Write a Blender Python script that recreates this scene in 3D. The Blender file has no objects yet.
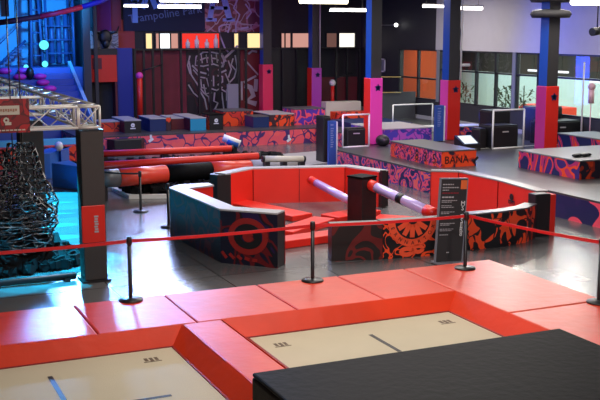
import bpy, math, random
from mathutils import Matrix, Vector
random.seed(7)
PI = math.pi
C = bpy.context.scene.collection
sc = bpy.context.scene

# ---------------------------------------------------------------- camera
F = 1017.0; CH = 4.4; PITCH = math.atan(170 / F); YAW = math.radians(-24.1)
cd = bpy.data.cameras.new('camera'); cam = bpy.data.objects.new('camera', cd); C.objects.link(cam)
cd.sensor_width = 36; cd.lens = F * 36 / 600; cd.clip_end = 200
cam.location = (0, 0, CH); cam.rotation_euler = (PI / 2 - PITCH, 0, YAW)
sc.camera = cam

# ---------------------------------------------------------------- view, world, lights
sc.view_settings.view_transform = 'Standard'; sc.view_settings.look = 'None'
sc.view_settings.exposure = 0.35; sc.view_settings.gamma = 1; sc.view_settings.use_curve_mapping = False
w = bpy.data.worlds.new('world'); sc.world = w; w.use_nodes = True
bg = w.node_tree.nodes['Background']; bg.inputs[0].default_value = (.62, .64, .72, 1); bg.inputs[1].default_value = .34
sc.cycles.use_denoising = True
sc.cycles.max_bounces = 5; sc.cycles.sample_clamp_indirect = 4

def area(name, loc, size, energy, col, tgt=None, sy=None, spread=None):
    l = bpy.data.lights.new(name, 'AREA'); l.energy = energy; l.color = col; l.size = size
    if sy: l.shape = 'RECTANGLE'; l.size_y = sy
    if spread: l.spread = math.radians(spread)
    o = bpy.data.objects.new(name, l); C.objects.link(o); o.location = loc
    if tgt: o.rotation_euler = (Vector(tgt) - Vector(loc)).to_track_quat('-Z', 'Y').to_euler()
    return o
def spot(name, loc, tgt, energy, col, ang, blend=.3, r=.15):
    l = bpy.data.lights.new(name, 'SPOT'); l.energy = energy; l.color = col; l.spot_size = math.radians(ang); l.spot_blend = blend
    l.shadow_soft_size = r
    o = bpy.data.objects.new(name, l); C.objects.link(o); o.location = loc
    o.rotation_euler = (Vector(tgt) - Vector(loc)).to_track_quat('-Z', 'Y').to_euler()
    return o
W_ = (1, .93, .86)
area('hall_light', (6, 12, 5.9), 5, 300, W_)
area('hall_light', (11, 20.5, 5.9), 5, 430, W_)
area('hall_light', (12, 30, 5.9), 5, 300, W_)
area('hall_light', (19, 24, 5.9), 4, 240, W_)
area('hall_light', (19, 34, 5.9), 4, 250, W_)
area('hall_light', (13, 39.5, 5.9), 4, 90, (1, .8, .8))
for k, (x, y, e) in enumerate([(2.2, 18.0, 55), (2.9, 18.0, 55), (3.5, 18.05, 70), (3.85, 19.3, 170), (3.8, 21.0, 220), (4.05, 22.4, 240), (4.35, 23.8, 240), (4.7, 25.4, 240), (5.0, 27.0, 240)]):
    spot('cyan_floor_fill', (x, y, 2.55), (x + .05, y, 0), e * 12, (.0, .60, 1), 42, .2, .03)  # added spots, standing in for the cyan reflection on the glossy floor
area('cyan_lamp', (6.95, 33.2, 5.9), 1.0, 20, (.12, .40, 1), (2.85, 14.2, .4), .7, 14)
area('violet_glare_fill', (11.0, 36.4, 5.92), 3, 45, (.38, .50, 1), (6, 19, 0), .6, 45)  # added light that gives the floor its lavender glare
area('warm_glare_fill', (21.0, 27.5, 5.92), 3, 55, (1, .9, .8), (12.5, 16, 0), .6, 60)  # added out of view to brighten the floor at the right
spot('blue_wall_spot', (7.6, 39, 5.6), (7.6, 47, 5.0), 2300, (.02, .36, 1), 80, .6)
area('blue_stair_light', (8.0, 38.5, 5.6), 1.5, 130, (.03, .2, 1), (8.3, 42, 1.5))
area('blue_flood', (5.5, 31, 5.0), 1.5, 260, (.03, .12, 1), (16, 33, 2.2), 3)
area('blue_flood', (8.5, 24, 5.6), 1, 120, (.05, .15, 1), (19, 27.5, 3.5), 2)
area('blue_wall_wash', (21.2, 30, 5.95), .5, 170, (.04, .1, 1), (22.9, 28, 5.0), 12)
area('front_fill', (3, 1.5, 6.0), 3, 240, W_, (10, 18, .5))  # added near the camera to brighten faces turned towards it
spot('arena_fill_spot', (3.5, 1.2, 6.1), (11, 17.6, .4), 1500, (1, .92, .85), 24, .5, .3)  # added spot that lifts the front walls of the arena
spot('magenta_spot', (14, 34, 5.6), (18, 43, 2), 300, (1, .1, .75), 60, .5)
spot('magenta_spot', (13.4, 24.5, 5.6), (15.9, 29.5, 1.8), 520, (.9, .12, 1), 28, .5)

def ray(px, py):
    x = px - 300; y = 200 - py
    f = F * math.cos(PITCH) + y * math.sin(PITCH); u = -F * math.sin(PITCH) + y * math.cos(PITCH)
    c, s = math.cos(YAW), math.sin(YAW)
    return Vector((x * c - f * s, x * s + f * c, u))
def G(px, py, z=0):
    r = ray(px, py); t = (z - CH) / r.z; return (r.x * t, r.y * t)
def PY(px, py, Y):
    r = ray(px, py); t = Y / r.y; return Vector((r.x * t, Y, CH + r.z * t))
def PX(px, py, X):
    r = ray(px, py); t = X / r.x; return Vector((X, r.y * t, CH + r.z * t))

# ---------------------------------------------------------------- materials
def mat(name, col, rough=.5, metal=0, spec=.5, emit=None, es=0, coat=0, bump=0, bscale=20, var=0, vscale=3):
    m = bpy.data.materials.new(name); m.use_nodes = True; nt = m.node_tree; b = nt.nodes['Principled BSDF']
    b.inputs['Base Color'].default_value = (*col, 1); b.inputs['Roughness'].default_value = rough
    b.inputs['Metallic'].default_value = metal; b.inputs['Specular IOR Level'].default_value = spec
    b.inputs['Coat Weight'].default_value = coat; b.inputs['Coat Roughness'].default_value = .15
    if emit: b.inputs['Emission Color'].default_value = (*emit, 1); b.inputs['Emission Strength'].default_value = es
    if bump or var:
        tc = nt.nodes.new('ShaderNodeTexCoord')
        if bump:
            n = nt.nodes.new('ShaderNodeTexNoise'); n.inputs['Scale'].default_value = bscale; n.inputs['Detail'].default_value = 3
            bp = nt.nodes.new('ShaderNodeBump'); bp.inputs['Strength'].default_value = bump; bp.inputs['Distance'].default_value = .02
            nt.links.new(tc.outputs['Object'], n.inputs['Vector']); nt.links.new(n.outputs[0], bp.inputs['Height']); nt.links.new(bp.outputs[0], b.inputs['Normal'])
        if var:
            n = nt.nodes.new('ShaderNodeTexNoise'); n.inputs['Scale'].default_value = vscale; n.inputs['Detail'].default_value = 4
            mx = nt.nodes.new('ShaderNodeMix'); mx.data_type = 'RGBA'
            mx.inputs[6].default_value = (*[c * (1 - var) for c in col], 1); mx.inputs[7].default_value = (*[min(1, c * (1 + var)) for c in col], 1)
            nt.links.new(tc.outputs['Object'], n.inputs['Vector']); nt.links.new(n.outputs[0], mx.inputs[0]); nt.links.new(mx.outputs[2], b.inputs['Base Color'])
    return m
def graff(name, cols, scale=2.0, seed=0, line=None, lw=.05, stretch=(1, 1, 1), dist=1.2, rough=.4, stops=None):
    """flat printed vinyl: interlocking shapes in a few inks, with optional outline strokes"""
    m = bpy.data.materials.new(name); m.use_nodes = True; nt = m.node_tree; b = nt.nodes['Principled BSDF']
    b.inputs['Roughness'].default_value = rough
    tc = nt.nodes.new('ShaderNodeTexCoord'); mp = nt.nodes.new('ShaderNodeMapping')
    mp.inputs['Location'].default_value = (seed * 3.7, seed * 1.3, seed * 2.1); mp.inputs['Scale'].default_value = stretch
    mp.inputs['Rotation'].default_value = (.4, .5, .3)
    n = nt.nodes.new('ShaderNodeTexNoise'); n.inputs['Scale'].default_value = scale; n.inputs['Detail'].default_value = .6; n.inputs['Distortion'].default_value = dist
    r = nt.nodes.new('ShaderNodeValToRGB'); r.color_ramp.interpolation = 'CONSTANT'; e = r.color_ramp.elements
    k = len(cols)
    pos = stops or [0] + [.36 + .28 * i / max(1, k - 1) + (.0 if k > 2 else .13) for i in range(k - 1)]
    e[0].position = 0; e[0].color = (*cols[0], 1); e[1].position = pos[1]; e[1].color = (*cols[1], 1)
    for i in range(2, k):
        q = e.new(pos[i]); q.color = (*cols[i], 1)
    nt.links.new(tc.outputs['Object'], mp.inputs[0]); nt.links.new(mp.outputs[0], n.inputs['Vector']); nt.links.new(n.outputs[0], r.inputs[0])
    out = r.outputs[0]
    if line:
        v = nt.nodes.new('ShaderNodeTexVoronoi'); v.feature = 'DISTANCE_TO_EDGE'; v.inputs['Scale'].default_value = scale * 1.1
        n2 = nt.nodes.new('ShaderNodeTexNoise'); n2.inputs['Scale'].default_value = scale * .9; n2.inputs['Detail'].default_value = 1
        ad = nt.nodes.new('ShaderNodeVectorMath'); ad.operation = 'MULTIPLY_ADD'; ad.inputs[1].default_value = (1.1, 1.1, 1.1)
        nt.links.new(mp.outputs[0], n2.inputs['Vector']); nt.links.new(n2.outputs['Color'], ad.inputs[0]); nt.links.new(mp.outputs[0], ad.inputs[2])
        nt.links.new(ad.outputs[0], v.inputs['Vector'])
        lt = nt.nodes.new('ShaderNodeMath'); lt.operation = 'LESS_THAN'; lt.inputs[1].default_value = lw
        nt.links.new(v.outputs[0], lt.inputs[0])
        mx = nt.nodes.new('ShaderNodeMix'); mx.data_type = 'RGBA'; mx.inputs[7].default_value = (*line, 1)
        nt.links.new(lt.outputs[0], mx.inputs[0]); nt.links.new(out, mx.inputs[6]); out = mx.outputs[2]
    nt.links.new(out, b.inputs['Base Color'])
    return m
def tiled(name, c1, c2, seam, bw, rh, rough=.35, mortar=.012, off=0, spec=.5, bump=.15):
    m = bpy.data.materials.new(name); m.use_nodes = True; nt = m.node_tree; b = nt.nodes['Principled BSDF']
    b.inputs['Specular IOR Level'].default_value = spec
    tc = nt.nodes.new('ShaderNodeTexCoord'); br = nt.nodes.new('ShaderNodeTexBrick'); br.offset = off
    br.inputs['Color1'].default_value = (*c1, 1); br.inputs['Color2'].default_value = (*c2, 1); br.inputs['Mortar'].default_value = (*seam, 1)
    br.inputs['Scale'].default_value = 1; br.inputs['Mortar Size'].default_value = mortar; br.inputs['Brick Width'].default_value = bw; br.inputs['Row Height'].default_value = rh
    nt.links.new(tc.outputs['Object'], br.inputs[0]); nt.links.new(br.outputs[0], b.inputs['Base Color'])
    n = nt.nodes.new('ShaderNodeTexNoise'); n.inputs['Scale'].default_value = 1.3; n.inputs['Detail'].default_value = 5
    mr = nt.nodes.new('ShaderNodeMapRange'); mr.inputs[3].default_value = rough * .9; mr.inputs[4].default_value = rough * 1.2
    nt.links.new(tc.outputs['Object'], n.inputs['Vector']); nt.links.new(n.outputs[0], mr.inputs[0]); nt.links.new(mr.outputs[0], b.inputs['Roughness'])
    n3 = nt.nodes.new('ShaderNodeTexNoise'); n3.inputs['Scale'].default_value = 14
    bp = nt.nodes.new('ShaderNodeBump'); bp.inputs['Strength'].default_value = bump; bp.inputs['Distance'].default_value = .02
    nt.links.new(tc.outputs['Object'], n3.inputs['Vector']); nt.links.new(n3.outputs[0], bp.inputs['Height']); nt.links.new(bp.outputs[0], b.inputs['Normal'])
    return m
def emis(name, col, s):
    m = bpy.data.materials.new(name); m.use_nodes = True; nt = m.node_tree; nt.nodes.remove(nt.nodes['Principled BSDF'])
    e = nt.nodes.new('ShaderNodeEmission'); e.inputs[0].default_value = (*col, 1); e.inputs[1].default_value = s
    nt.links.new(e.outputs[0], nt.nodes['Material Output'].inputs[0]); return m
def glass(name):
    m = bpy.data.materials.new(name); m.use_nodes = True; nt = m.node_tree; nt.nodes.remove(nt.nodes['Principled BSDF'])
    t = nt.nodes.new('ShaderNodeBsdfTransparent'); g = nt.nodes.new('ShaderNodeBsdfGlossy'); g.inputs['Roughness'].default_value = .03
    mx = nt.nodes.new('ShaderNodeMixShader'); mx.inputs[0].default_value = .07
    nt.links.new(t.outputs[0], mx.inputs[1]); nt.links.new(g.outputs[0], mx.inputs[2])
    nt.links.new(mx.outputs[0], nt.nodes['Material Output'].inputs[0]); return m

RED = (.72, .022, .012); ORG = (.92, .075, .018); NAVY = (.012, .018, .09); BLK = (.008, .008, .010); PINK = (.85, .08, .14); PURP = (.10, .02, .17)
M = dict(
    red=mat('red_vinyl', RED, .38, bump=.12, bscale=6, var=.12, vscale=1.5),
    deckred=mat('deck_red_vinyl', (.68, .046, .014), .38, spec=.3, bump=.35, bscale=4, var=.18, vscale=1.5),
    deckseam=mat('dark_red_seam', (.25, .01, .01), .6),
    black=mat('black_vinyl', (.010, .010, .012), .42, bump=.1, bscale=8),
    blackpad=mat('black_landing_vinyl', (.004, .004, .0043), .62, spec=.10, bump=.35, bscale=9, var=.3, vscale=2),
    blackmetal=mat('black_metal', (.012, .012, .014), .35),
    rubber=mat('black_foam', (.018, .017, .019), .7, bump=.3, bscale=10, var=.4, vscale=5),
    grey=mat('grey_top_vinyl', (.42, .41, .42), .42, bump=.1, bscale=6),
    midgrey=mat('mid_grey_top_vinyl', (.20, .20, .205), .42),
    darkgrey=mat('dark_grey_vinyl', (.09, .09, .10), .38),
    greyplat=tiled('grey_platform_vinyl', (.055, .055, .06), (.07, .068, .072), (.02, .02, .02), 2.0, 2.0, .32, .008, spec=.5, bump=.08),
    floor=tiled('grey_floor_mats', (.10, .098, .105), (.135, .13, .135), (.015, .015, .015), 2.0, 1.0, .24, .012, spec=.8, bump=.05),
    bed=mat('beige_trampoline_bed', (.54, .47, .34), .85, spec=.15, bump=.15, bscale=60, var=.06, vscale=2),
    mark=mat('black_marking', (.012, .011, .01), .6),
    logo=mat('brown_logo_ink', (.12, .08, .05), .7),
    belt=mat('red_belt', (.55, .01, .012), .5),
    alu=mat('truss_aluminium', (.80, .76, .70), .35, .25),
    white=mat('white_paint', (.8, .79, .76), .4),
    pillar=mat('dark_brown_pillar_wrap', (.045, .038, .036), .6, var=.15),
    colbluelit=mat('blue_lit_column_paint', (.006, .07, .42), .4),  # blue light on the left faces of the shafts, put into the colour
    coldark=mat('dark_column_paint', (.035, .033, .034), .5),
    pinkandlitpad=mat('pink_and_lit_red_vinyl', (.80, .07, .42), .35),  # magenta light on red pads put into the colour; one post head is pink
    maglitpad=mat('magenta_lit_red_vinyl', (.50, .03, .22), .35),  # red pad with the magenta light mixed into its colour
    roselitpad=mat('rose_lit_red_vinyl', (.85, .035, .12), .35), violetlitpad=mat('violet_lit_red_vinyl', (.42, .05, .42), .35),  # red pads with rose and violet light painted into the colour
    wallback=mat('dark_back_wall_paint', (.02, .02, .026), .7, var=.2),
    wallright=mat('grey_side_wall_paint', (.55, .52, .54), .7, var=.05),
    wallright2=mat('blue_grey_side_wall_paint', (.035, .034, .042), .6),
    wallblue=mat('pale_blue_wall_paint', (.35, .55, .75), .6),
    ceil=mat('dark_ceiling_paint', (.025, .027, .05), .8),
    frame=mat('dark_window_frame', (.02, .022, .03), .4),
    mull=mat('grey_window_post', (.22, .23, .28), .4),
    glass=glass('window_glass'),
    net=mat('black_glossy_netting', (.02, .019, .022), .12, spec=1, coat=1),
    foam=mat('black_foam_cube', (.007, .007, .008), .8, spec=.15, var=.4, vscale=4),
    tube=emis('fluorescent_glow', (1, .97, .93), 7), tubewarm=emis('warm_tube_glow', (1, .9, .6), 5),
    cream=mat('cream_vinyl', (.62, .58, .48), .4),
    orangeroll=mat('orange_red_vinyl', (.80, .06, .03), .35, coat=.2),
    beamred=mat('beam_red_vinyl', (.78, .035, .02), .4),
    steel=mat('sleeve_violet_sheen', (.60, .48, .95), .22, .1, coat=.6),  # white and violet reflections of the metal are put into the base colour
    teal=mat('teal_vinyl', (.02, .30, .50), .4), navy=mat('navy_vinyl', (.012, .03, .12), .4),
    maroon=mat('maroon_vinyl', (.12, .01, .02), .5),
    bluebanner=mat('blue_banner_print', (.03, .09, .42), .45), ink=mat('white_ink', (.75, .75, .78), .6),
    palepurple=mat('pale_purple_ink', (.22, .26, .6), .6),
    greyink=mat('grey_ink', (.42, .40, .43), .6), pinkink=mat('faded_red_ink', (.28, .02, .035), .6),
    sign=mat('charcoal_board', (.035, .03, .032), .45), orange=mat('orange_square_print', (.85, .16, .04), .5),
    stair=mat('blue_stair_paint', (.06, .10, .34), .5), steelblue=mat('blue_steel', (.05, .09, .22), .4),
    pinkseat=mat('magenta_cushion', (.85, .04, .45), .5),
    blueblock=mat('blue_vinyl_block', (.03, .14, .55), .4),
    foliage=mat('dark_green_leaf', (.02, .05, .02), .6), yellow=mat('yellow_floor_covering', (.75, .55, .22), .5),
    interior=mat('pale_interior_wall', (.55, .74, .78), .8),
    interiordark=mat('dark_interior_soffit', (.03, .028, .025), .8),
    redchair=mat('red_counter', (.8, .06, .03), .5), wood=mat('orange_wood_panel', (.6, .16, .06), .5),
    rope=mat('brass_rope', (.5, .33, .1), .4),
)
P = dict(
    leftouter=graff('print_dark_red_blue', [(.008, .009, .025), (.13, .008, .012), (.008, .008, .016), (.022, .010, .06)], 1.6, 1, stops=[0, .47, .55, .62]),
    circle=graff('print_black_red', [BLK, (.30, .012, .012), BLK], 2.2, 2, stops=[0, .50, .60]),
    frontdark=graff('print_black_maroon', [(.012, .008, .008), (.13, .008, .008), (.012, .008, .008)], 1.8, 3, stops=[0, .50, .63]),
    frontorange=graff('print_orange_black', [BLK, ORG, BLK], 2.7, 4, stops=[0, .44, .57], stretch=(1, 1, .7), dist=.7, line=(.008, .008, .01), lw=.05),
    emblem=graff('print_orange_black_fine', [BLK, ORG, BLK], 4.0, 14, stops=[0, .48, .56]),
    plat=graff('print_navy_pink', [NAVY, PINK, (.03, .04, .25), (.85, .12, .10)], 1.9, 5, stops=[0, .45, .55, .62], stretch=(1, 1, 1.2), dist=2),
    platright=graff('print_navy_large', [(.02, .02, .10), (.012, .018, .09), PINK], .8, 6, stops=[0, .5, .62]),
    longrow=graff('print_salmon_navy', [(.85, .12, .12), (.80, .10, .13), (.06, .03, .14)], 1.5, 7, line=(.07, .03, .14), lw=.035, stops=[0, .45, .63]),
    boxc=graff('print_orange_purple', [ORG, PINK, (.07, .02, .10)], 3.6, 8, line=(.06, .02, .09), lw=.05, stops=[0, .42, .56]),
    boxcr=graff('print_orange_dark', [ORG, (.5, .04, .02), (.03, .02, .04)], 2.5, 18, stops=[0, .52, .60]),
    boxr=graff('print_purple_orange', [NAVY, (.5, .03, .14), ORG, (.05, .02, .16)], 1.5, 9, stops=[0, .46, .53, .59], dist=1.5, stretch=(1, 1, .6)),
    row1=graff('print_orange_maroon', [ORG, (.10, .01, .02), (.7, .04, .03)], 2.8, 10, stops=[0, .48, .56]),
    row2=graff('print_pink_purple', [PURP, PINK, (.10, .03, .35)], 2.6, 11, stops=[0, .45, .58]),
    row3=graff('print_orange_stripes', [ORG, (.04, .015, .02)], 2.2, 12, line=(.05, .02, .03), lw=.10),
    purplerow=graff('print_purple_blue', [(.08, .06, .45), (.45, .10, .50), (.05, .05, .35)], 1.8, 13, line=(.10, .05, .30), lw=.04, stops=[0, .46, .60]),
    mural=graff('print_mural_dark', [(.012, .010, .016), (.05, .012, .018), (.012, .010, .016)], 1.1, 15, stops=[0, .5, .6]),
    mural2=graff('print_mural_red', [(.16, .02, .04), (.32, .12, .20), (.10, .02, .05)], 1.2, 16, line=(.35, .25, .35), lw=.03, stops=[0, .47, .57]),
    skull=graff('print_grey_pattern', [(.20, .19, .22), (.07, .065, .08), (.28, .26, .27)], 3.0, 17, stops=[0, .47, .56]),
    redsign=graff('print_red_sign', [(.25, .008, .012), (.12, .006, .01), (.45, .012, .015)], 4, 19, stops=[0, .45, .57]),
)

# ---------------------------------------------------------------- mesh helpers
class MB:
    def __init__(s): s.v = []; s.f = []; s.m = []; s.sm = []
    def add(s, vs, fs, mi=0, smooth=False):
        o = len(s.v); s.v += [Vector(v) for v in vs]
        for i, f in enumerate(fs):
            s.f.append([o + k for k in f]); s.m.append(mi[i] if isinstance(mi, (list, tuple)) else mi); s.sm.append(smooth)
        return s
    def box(s, x0, x1, y0, y1, z0, z1, mi=0):
        vs = [(x, y, z) for z in (z0, z1) for x, y in ((x0, y0), (x1, y0), (x1, y1), (x0, y1))]
        return s.add(vs, [(3, 2, 1, 0), (4, 5, 6, 7), (0, 1, 5, 4), (1, 2, 6, 5), (2, 3, 7, 6), (3, 0, 4, 7)], mi)
    def obox(s, c, h, R, mi=0):
        vs = [Vector(c) + R @ Vector((sx * h[0], sy * h[1], sz * h[2])) for sz in (-1, 1) for sx, sy in ((-1, -1), (1, -1), (1, 1), (-1, 1))]
        return s.add(vs, [(3, 2, 1, 0), (4, 5, 6, 7), (0, 1, 5, 4), (1, 2, 6, 5), (2, 3, 7, 6), (3, 0, 4, 7)], mi)
    def prism(s, poly, z0, z1, side=0, top=0):
        n = len(poly); ar = sum(poly[i][0] * poly[(i + 1) % n][1] - poly[(i + 1) % n][0] * poly[i][1] for i in range(n))
        if ar < 0:
            poly = poly[::-1]
            if isinstance(side, (list, tuple)): side = [side[(n - 2 - i) % n] for i in range(n)]
        vs = [(x, y, z0) for x, y in poly] + [(x, y, z1) for x, y in poly]
        fs = [tuple(range(n - 1, -1, -1)), tuple(range(n, 2 * n))] + [(i, (i + 1) % n, (i + 1) % n + n, i + n) for i in range(n)]
        mi = [top, top] + (list(side) if isinstance(side, (list, tuple)) else [side] * n)
        return s.add(vs, fs, mi)
    def tube(s, pts, r, seg=8, mi=0, r1=None):
        pts = [Vector(p) for p in pts]; n = len(pts); vs = []
        for i, p in enumerate(pts):
            d = (pts[min(i + 1, n - 1)] - pts[max(i - 1, 0)]).normalized()
            a = d.orthogonal().normalized() if i == 0 else (a - d * a.dot(d)).normalized()
            b = d.cross(a); rr = r + ((r1 - r) * i / (n - 1) if r1 is not None else 0)
            vs += [p + (a * math.cos(2 * PI * k / seg) + b * math.sin(2 * PI * k / seg)) * rr for k in range(seg)]
        fs = [(i * seg + k, i * seg + (k + 1) % seg, (i + 1) * seg + (k + 1) % seg, (i + 1) * seg + k) for i in range(n - 1) for k in range(seg)]
        s.add(vs, fs, mi, True)
        o = len(s.v) - len(vs)
        s.f += [[o + k for k in range(seg - 1, -1, -1)], [o + (n - 1) * seg + k for k in range(seg)]]; s.m += [mi, mi]; s.sm += [False, False]
        return s
    def lathe(s, c, prof, seg=24, mi=0):
        c = Vector(c); vs = []
        for r, z in prof: vs += [c + Vector((r * math.cos(2 * PI * k / seg), r * math.sin(2 * PI * k / seg), z)) for k in range(seg)]
        n = len(prof)
        s.add(vs, [(i * seg + k, i * seg + (k + 1) % seg, (i + 1) * seg + (k + 1) % seg, (i + 1) * seg + k) for i in range(n - 1) for k in range(seg)], mi, True)
        return s
    def sphere(s, c, r, seg=16, mi=0):
        rx, ry, rz = r if isinstance(r, tuple) else (r, r, r); c = Vector(c); vs = []; k = seg // 2
        for i in range(k + 1):
            t = PI * i / k
            vs += [c + Vector((rx * math.sin(t) * math.cos(2 * PI * j / seg), ry * math.sin(t) * math.sin(2 * PI * j / seg), rz * math.cos(t))) for j in range(seg)]
        return s.add(vs, [(i * seg + j, (i + 1) * seg + j, (i + 1) * seg + (j + 1) % seg, i * seg + (j + 1) % seg) for i in range(k) for j in range(seg)], mi, True)

FR = {}
def mk(name, mb, mats, inv=None, bev=0):
    me = bpy.data.meshes.new(name)
    vs = [inv @ v for v in mb.v] if inv is not None else mb.v
    me.from_pydata([tuple(v) for v in vs], [], mb.f)
    for m in (mats if isinstance(mats, (list, tuple)) else [mats]): me.materials.append(m)
    for p, mi, sm in zip(me.polygons, mb.m, mb.sm): p.material_index = mi; p.use_smooth = sm
    me.update()
    o = bpy.data.objects.new(name, me); C.objects.link(o)
    if bev:
        b = o.modifiers.new('bevel', 'BEVEL'); b.width = bev; b.segments = 2; b.limit_method = 'ANGLE'
    return o
def tag(o, label, cat, group=None, kind=None):
    o['label'] = label; o['category'] = cat
    if group: o['group'] = group
    if kind: o['kind'] = kind
    return o
def thing(name, label, cat, loc=(0, 0, 0), rz=0, group=None):
    o = bpy.data.objects.new(name, None); C.objects.link(o); o.location = loc; o.rotation_euler = (0, 0, rz); o.empty_display_size = .1
    FR[o] = (Matrix.Translation(loc) @ Matrix.Rotation(rz, 4, 'Z')).inverted()
    return tag(o, label, cat, group)
def part(name, mb, mats, parent, bev=0, label=None):
    o = mk(name, mb, mats, FR[parent], bev); o.parent = parent; FR[o] = FR[parent]
    if label: o['label'] = label
    return o
def single(name, mb, mats, label, cat, group=None, bev=0, kind=None):
    xs = [v.x for v in mb.v]; ys = [v.y for v in mb.v]; z = min(v.z for v in mb.v)
    loc = Vector(((min(xs) + max(xs)) / 2, (min(ys) + max(ys)) / 2, z))
    o = mk(name, mb, mats, Matrix.Translation(-loc), bev); o.location = loc; FR[o] = Matrix.Translation(-loc)
    return tag(o, label, cat, group, kind)
def struct(name, mb, mats, bev=0):
    o = mk(name, mb, mats, None, bev); FR[o] = Matrix.Identity(4); o['kind'] = 'structure'; return o
def dup(root, loc, rz, label, group=None):
    def rec(o, parent):
        c = o.copy(); C.objects.link(c)
        if parent: c.parent = parent
        for ch in KIDS.get(o, [k for k in bpy.data.objects if k.parent == o]): rec(ch, c)
        return c
    r = rec(root, None); r.location = loc; r.rotation_euler = (0, 0, rz); r['label'] = label
    if group: r['group'] = group
    return r
KIDS = {}
def text(mb, s, size, M4, depth=.006, mi=0, cx='CENTER'):
    cu = bpy.data.curves.new('t', 'FONT'); cu.body = s; cu.size = size; cu.extrude = depth / 2; cu.align_x = cx; cu.align_y = 'CENTER'; cu.resolution_u = 2
    ob = bpy.data.objects.new('t', cu); C.objects.link(ob); dg = bpy.context.evaluated_depsgraph_get()
    me = bpy.data.meshes.new_from_object(ob.evaluated_get(dg))
    mb.add([M4 @ v.co for v in me.vertices], [tuple(p.vertices) for p in me.polygons], mi)
    bpy.data.objects.remove(ob); bpy.data.curves.remove(cu); bpy.data.meshes.remove(me)
def facing(loc, az=0, roll=0, sx=1, sy=1):
    """matrix that puts text upright facing -Y (az turns it about Z)"""
    return Matrix.Translation(loc) @ Matrix.Rotation(az, 4, 'Z') @ Matrix.Rotation(PI / 2, 4, 'X') @ Matrix.Rotation(roll, 4, 'Z') @ Matrix.Diagonal((sx, sy, 1, 1))
def stroke(mb, pts, wd, M4, d=.012, mi=0):
    """flat ink band through 2-D points"""
    P2 = [Vector(p) for p in pts]; L = []; R = []
    for i, p in enumerate(P2):
        t = (P2[min(i + 1, len(P2) - 1)] - P2[max(i - 1, 0)]).normalized(); n = Vector((-t.y, t.x)) * wd / 2
        L.append(p + n); R.append(p - n)
    vs = [M4 @ Vector((q.x, q.y, 0)) for q in L + R] + [M4 @ Vector((q.x, q.y, d)) for q in L + R]; n = len(P2)
    fs = []
    for i in range(n - 1):
        fs += [(2 * n + i, 3 * n + i, 3 * n + i + 1, 2 * n + i + 1), (i, i + 1, n + i + 1, n + i), (i, 2 * n + i, 2 * n + i + 1, i + 1), (n + i, n + i + 1, 3 * n + i + 1, 3 * n + i)]
    mb.add(vs, fs, mi)
def arc(cx, cy, r, a0, a1, n=12, ry=None):
    ry = ry or r
    return [(cx + r * math.cos(a0 + (a1 - a0) * i / n), cy + ry * math.sin(a0 + (a1 - a0) * i / n)) for i in range(n + 1)]
def offset(pts, d):
    out = []
    for i, p in enumerate(pts):
        p = Vector(p); n = Vector((0, 0)); c = []
        if i > 0: t = (p - Vector(pts[i - 1])).normalized(); c.append(Vector((-t.y, t.x)))
        if i < len(pts) - 1: t = (Vector(pts[i + 1]) - p).normalized(); c.append(Vector((-t.y, t.x)))
        n = sum(c, Vector((0, 0))).normalized(); k = 1 / max(.4, n.dot(c[0])); out.append(tuple(p + n * d * k))
    return out

# ================================================================ SETTING
XR = 22.9; YB = 44.0
struct('floor', MB().box(-8, 30, -4, 48, -.1, 0), M['floor'])
struct('ceiling', MB().box(-8, 30, 2, 48, 6.3, 6.45), M['ceil'])
for k, y in enumerate((16, 24, 32, 40)):
    struct('trim_%d' % (k + 1), MB().box(-8, 30, y, y + .25, 5.98, 6.298), M['ceil'])
struct('wall_back', MB().box(9.75, XR, YB, YB + .2, 0, 6.3), M['wallback'])
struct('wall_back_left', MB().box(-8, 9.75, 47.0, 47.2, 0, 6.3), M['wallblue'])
struct('wall_return', MB().box(9.75, 9.95, YB + .2, 47.0, 0, 6.3), M['wallback'])
struct('wall_left', MB().box(-8.2, -8, 2, 48, 0, 6.3), M['wallback'])
# right wall: lower band, upper band and piers, the window strip between them
ZS, ZT = 1.42, 3.58
wr = MB().box(XR, XR + .25, 8, YB, 0, ZS, 1).box(XR, XR + .25, 8, 37.2, ZT, 6.3, 0).box(XR, XR + .25, 37.2, YB, ZT, 6.3, 1)
wr.box(XR, XR + .25, 40.3, YB, ZS, ZT, 1).box(XR, XR + .25, 8, 18, ZS, ZT, 1)
struct('wall_right', wr, [M['wallright'], M['wallback'] if False else M['wallright2']])
struct('baseboard_right', MB().box(XR - .04, XR, 18, YB, .6, .75), M['grey'])
def wyw(px): return PX(px, 80, XR).y
bays = [(40.3, 37.05), (36.9, 31.75), (31.55, 26.3), (26.1, 22.0), (21.9, 18.0)]
mul = {0: [417, 437], 1: [475, 494.5], 2: [537], 3: [], 4: []}
for i, (ya, yb) in enumerate(bays):
    fr = MB(); x0, x1 = XR + .02, XR + .14
    for y in (ya - .06, yb): fr.box(x0, x1, y, y + .06, ZS, ZT)
    for z in (ZS, ZT - .06) + ((2.72,) if i in (1, 2, 3, 4) else (2.3,)): fr.box(x0, x1, yb, ya, z, z + .07)
    ms = [wyw(p) for p in mul[i]] if mul[i] else [yb + (ya - yb) * k / 3 for k in (1, 2)]
    for y in ms: fr.box(x0, x1, y - .05, y + .05, ZS, ZT)
    wdw = struct('window_%d' % (i + 1), fr, M['frame'])
    part('pane', MB().box(XR + .06, XR + .07, yb + .06, ya - .06, ZS + .07, ZT - .06), M['glass'], wdw)
    if i: struct('trim_%d' % (i + 10), MB().box(XR - .03, XR + .2, ya - .02, ya + .17, ZS - .02, ZT), M['mull'])
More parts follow.
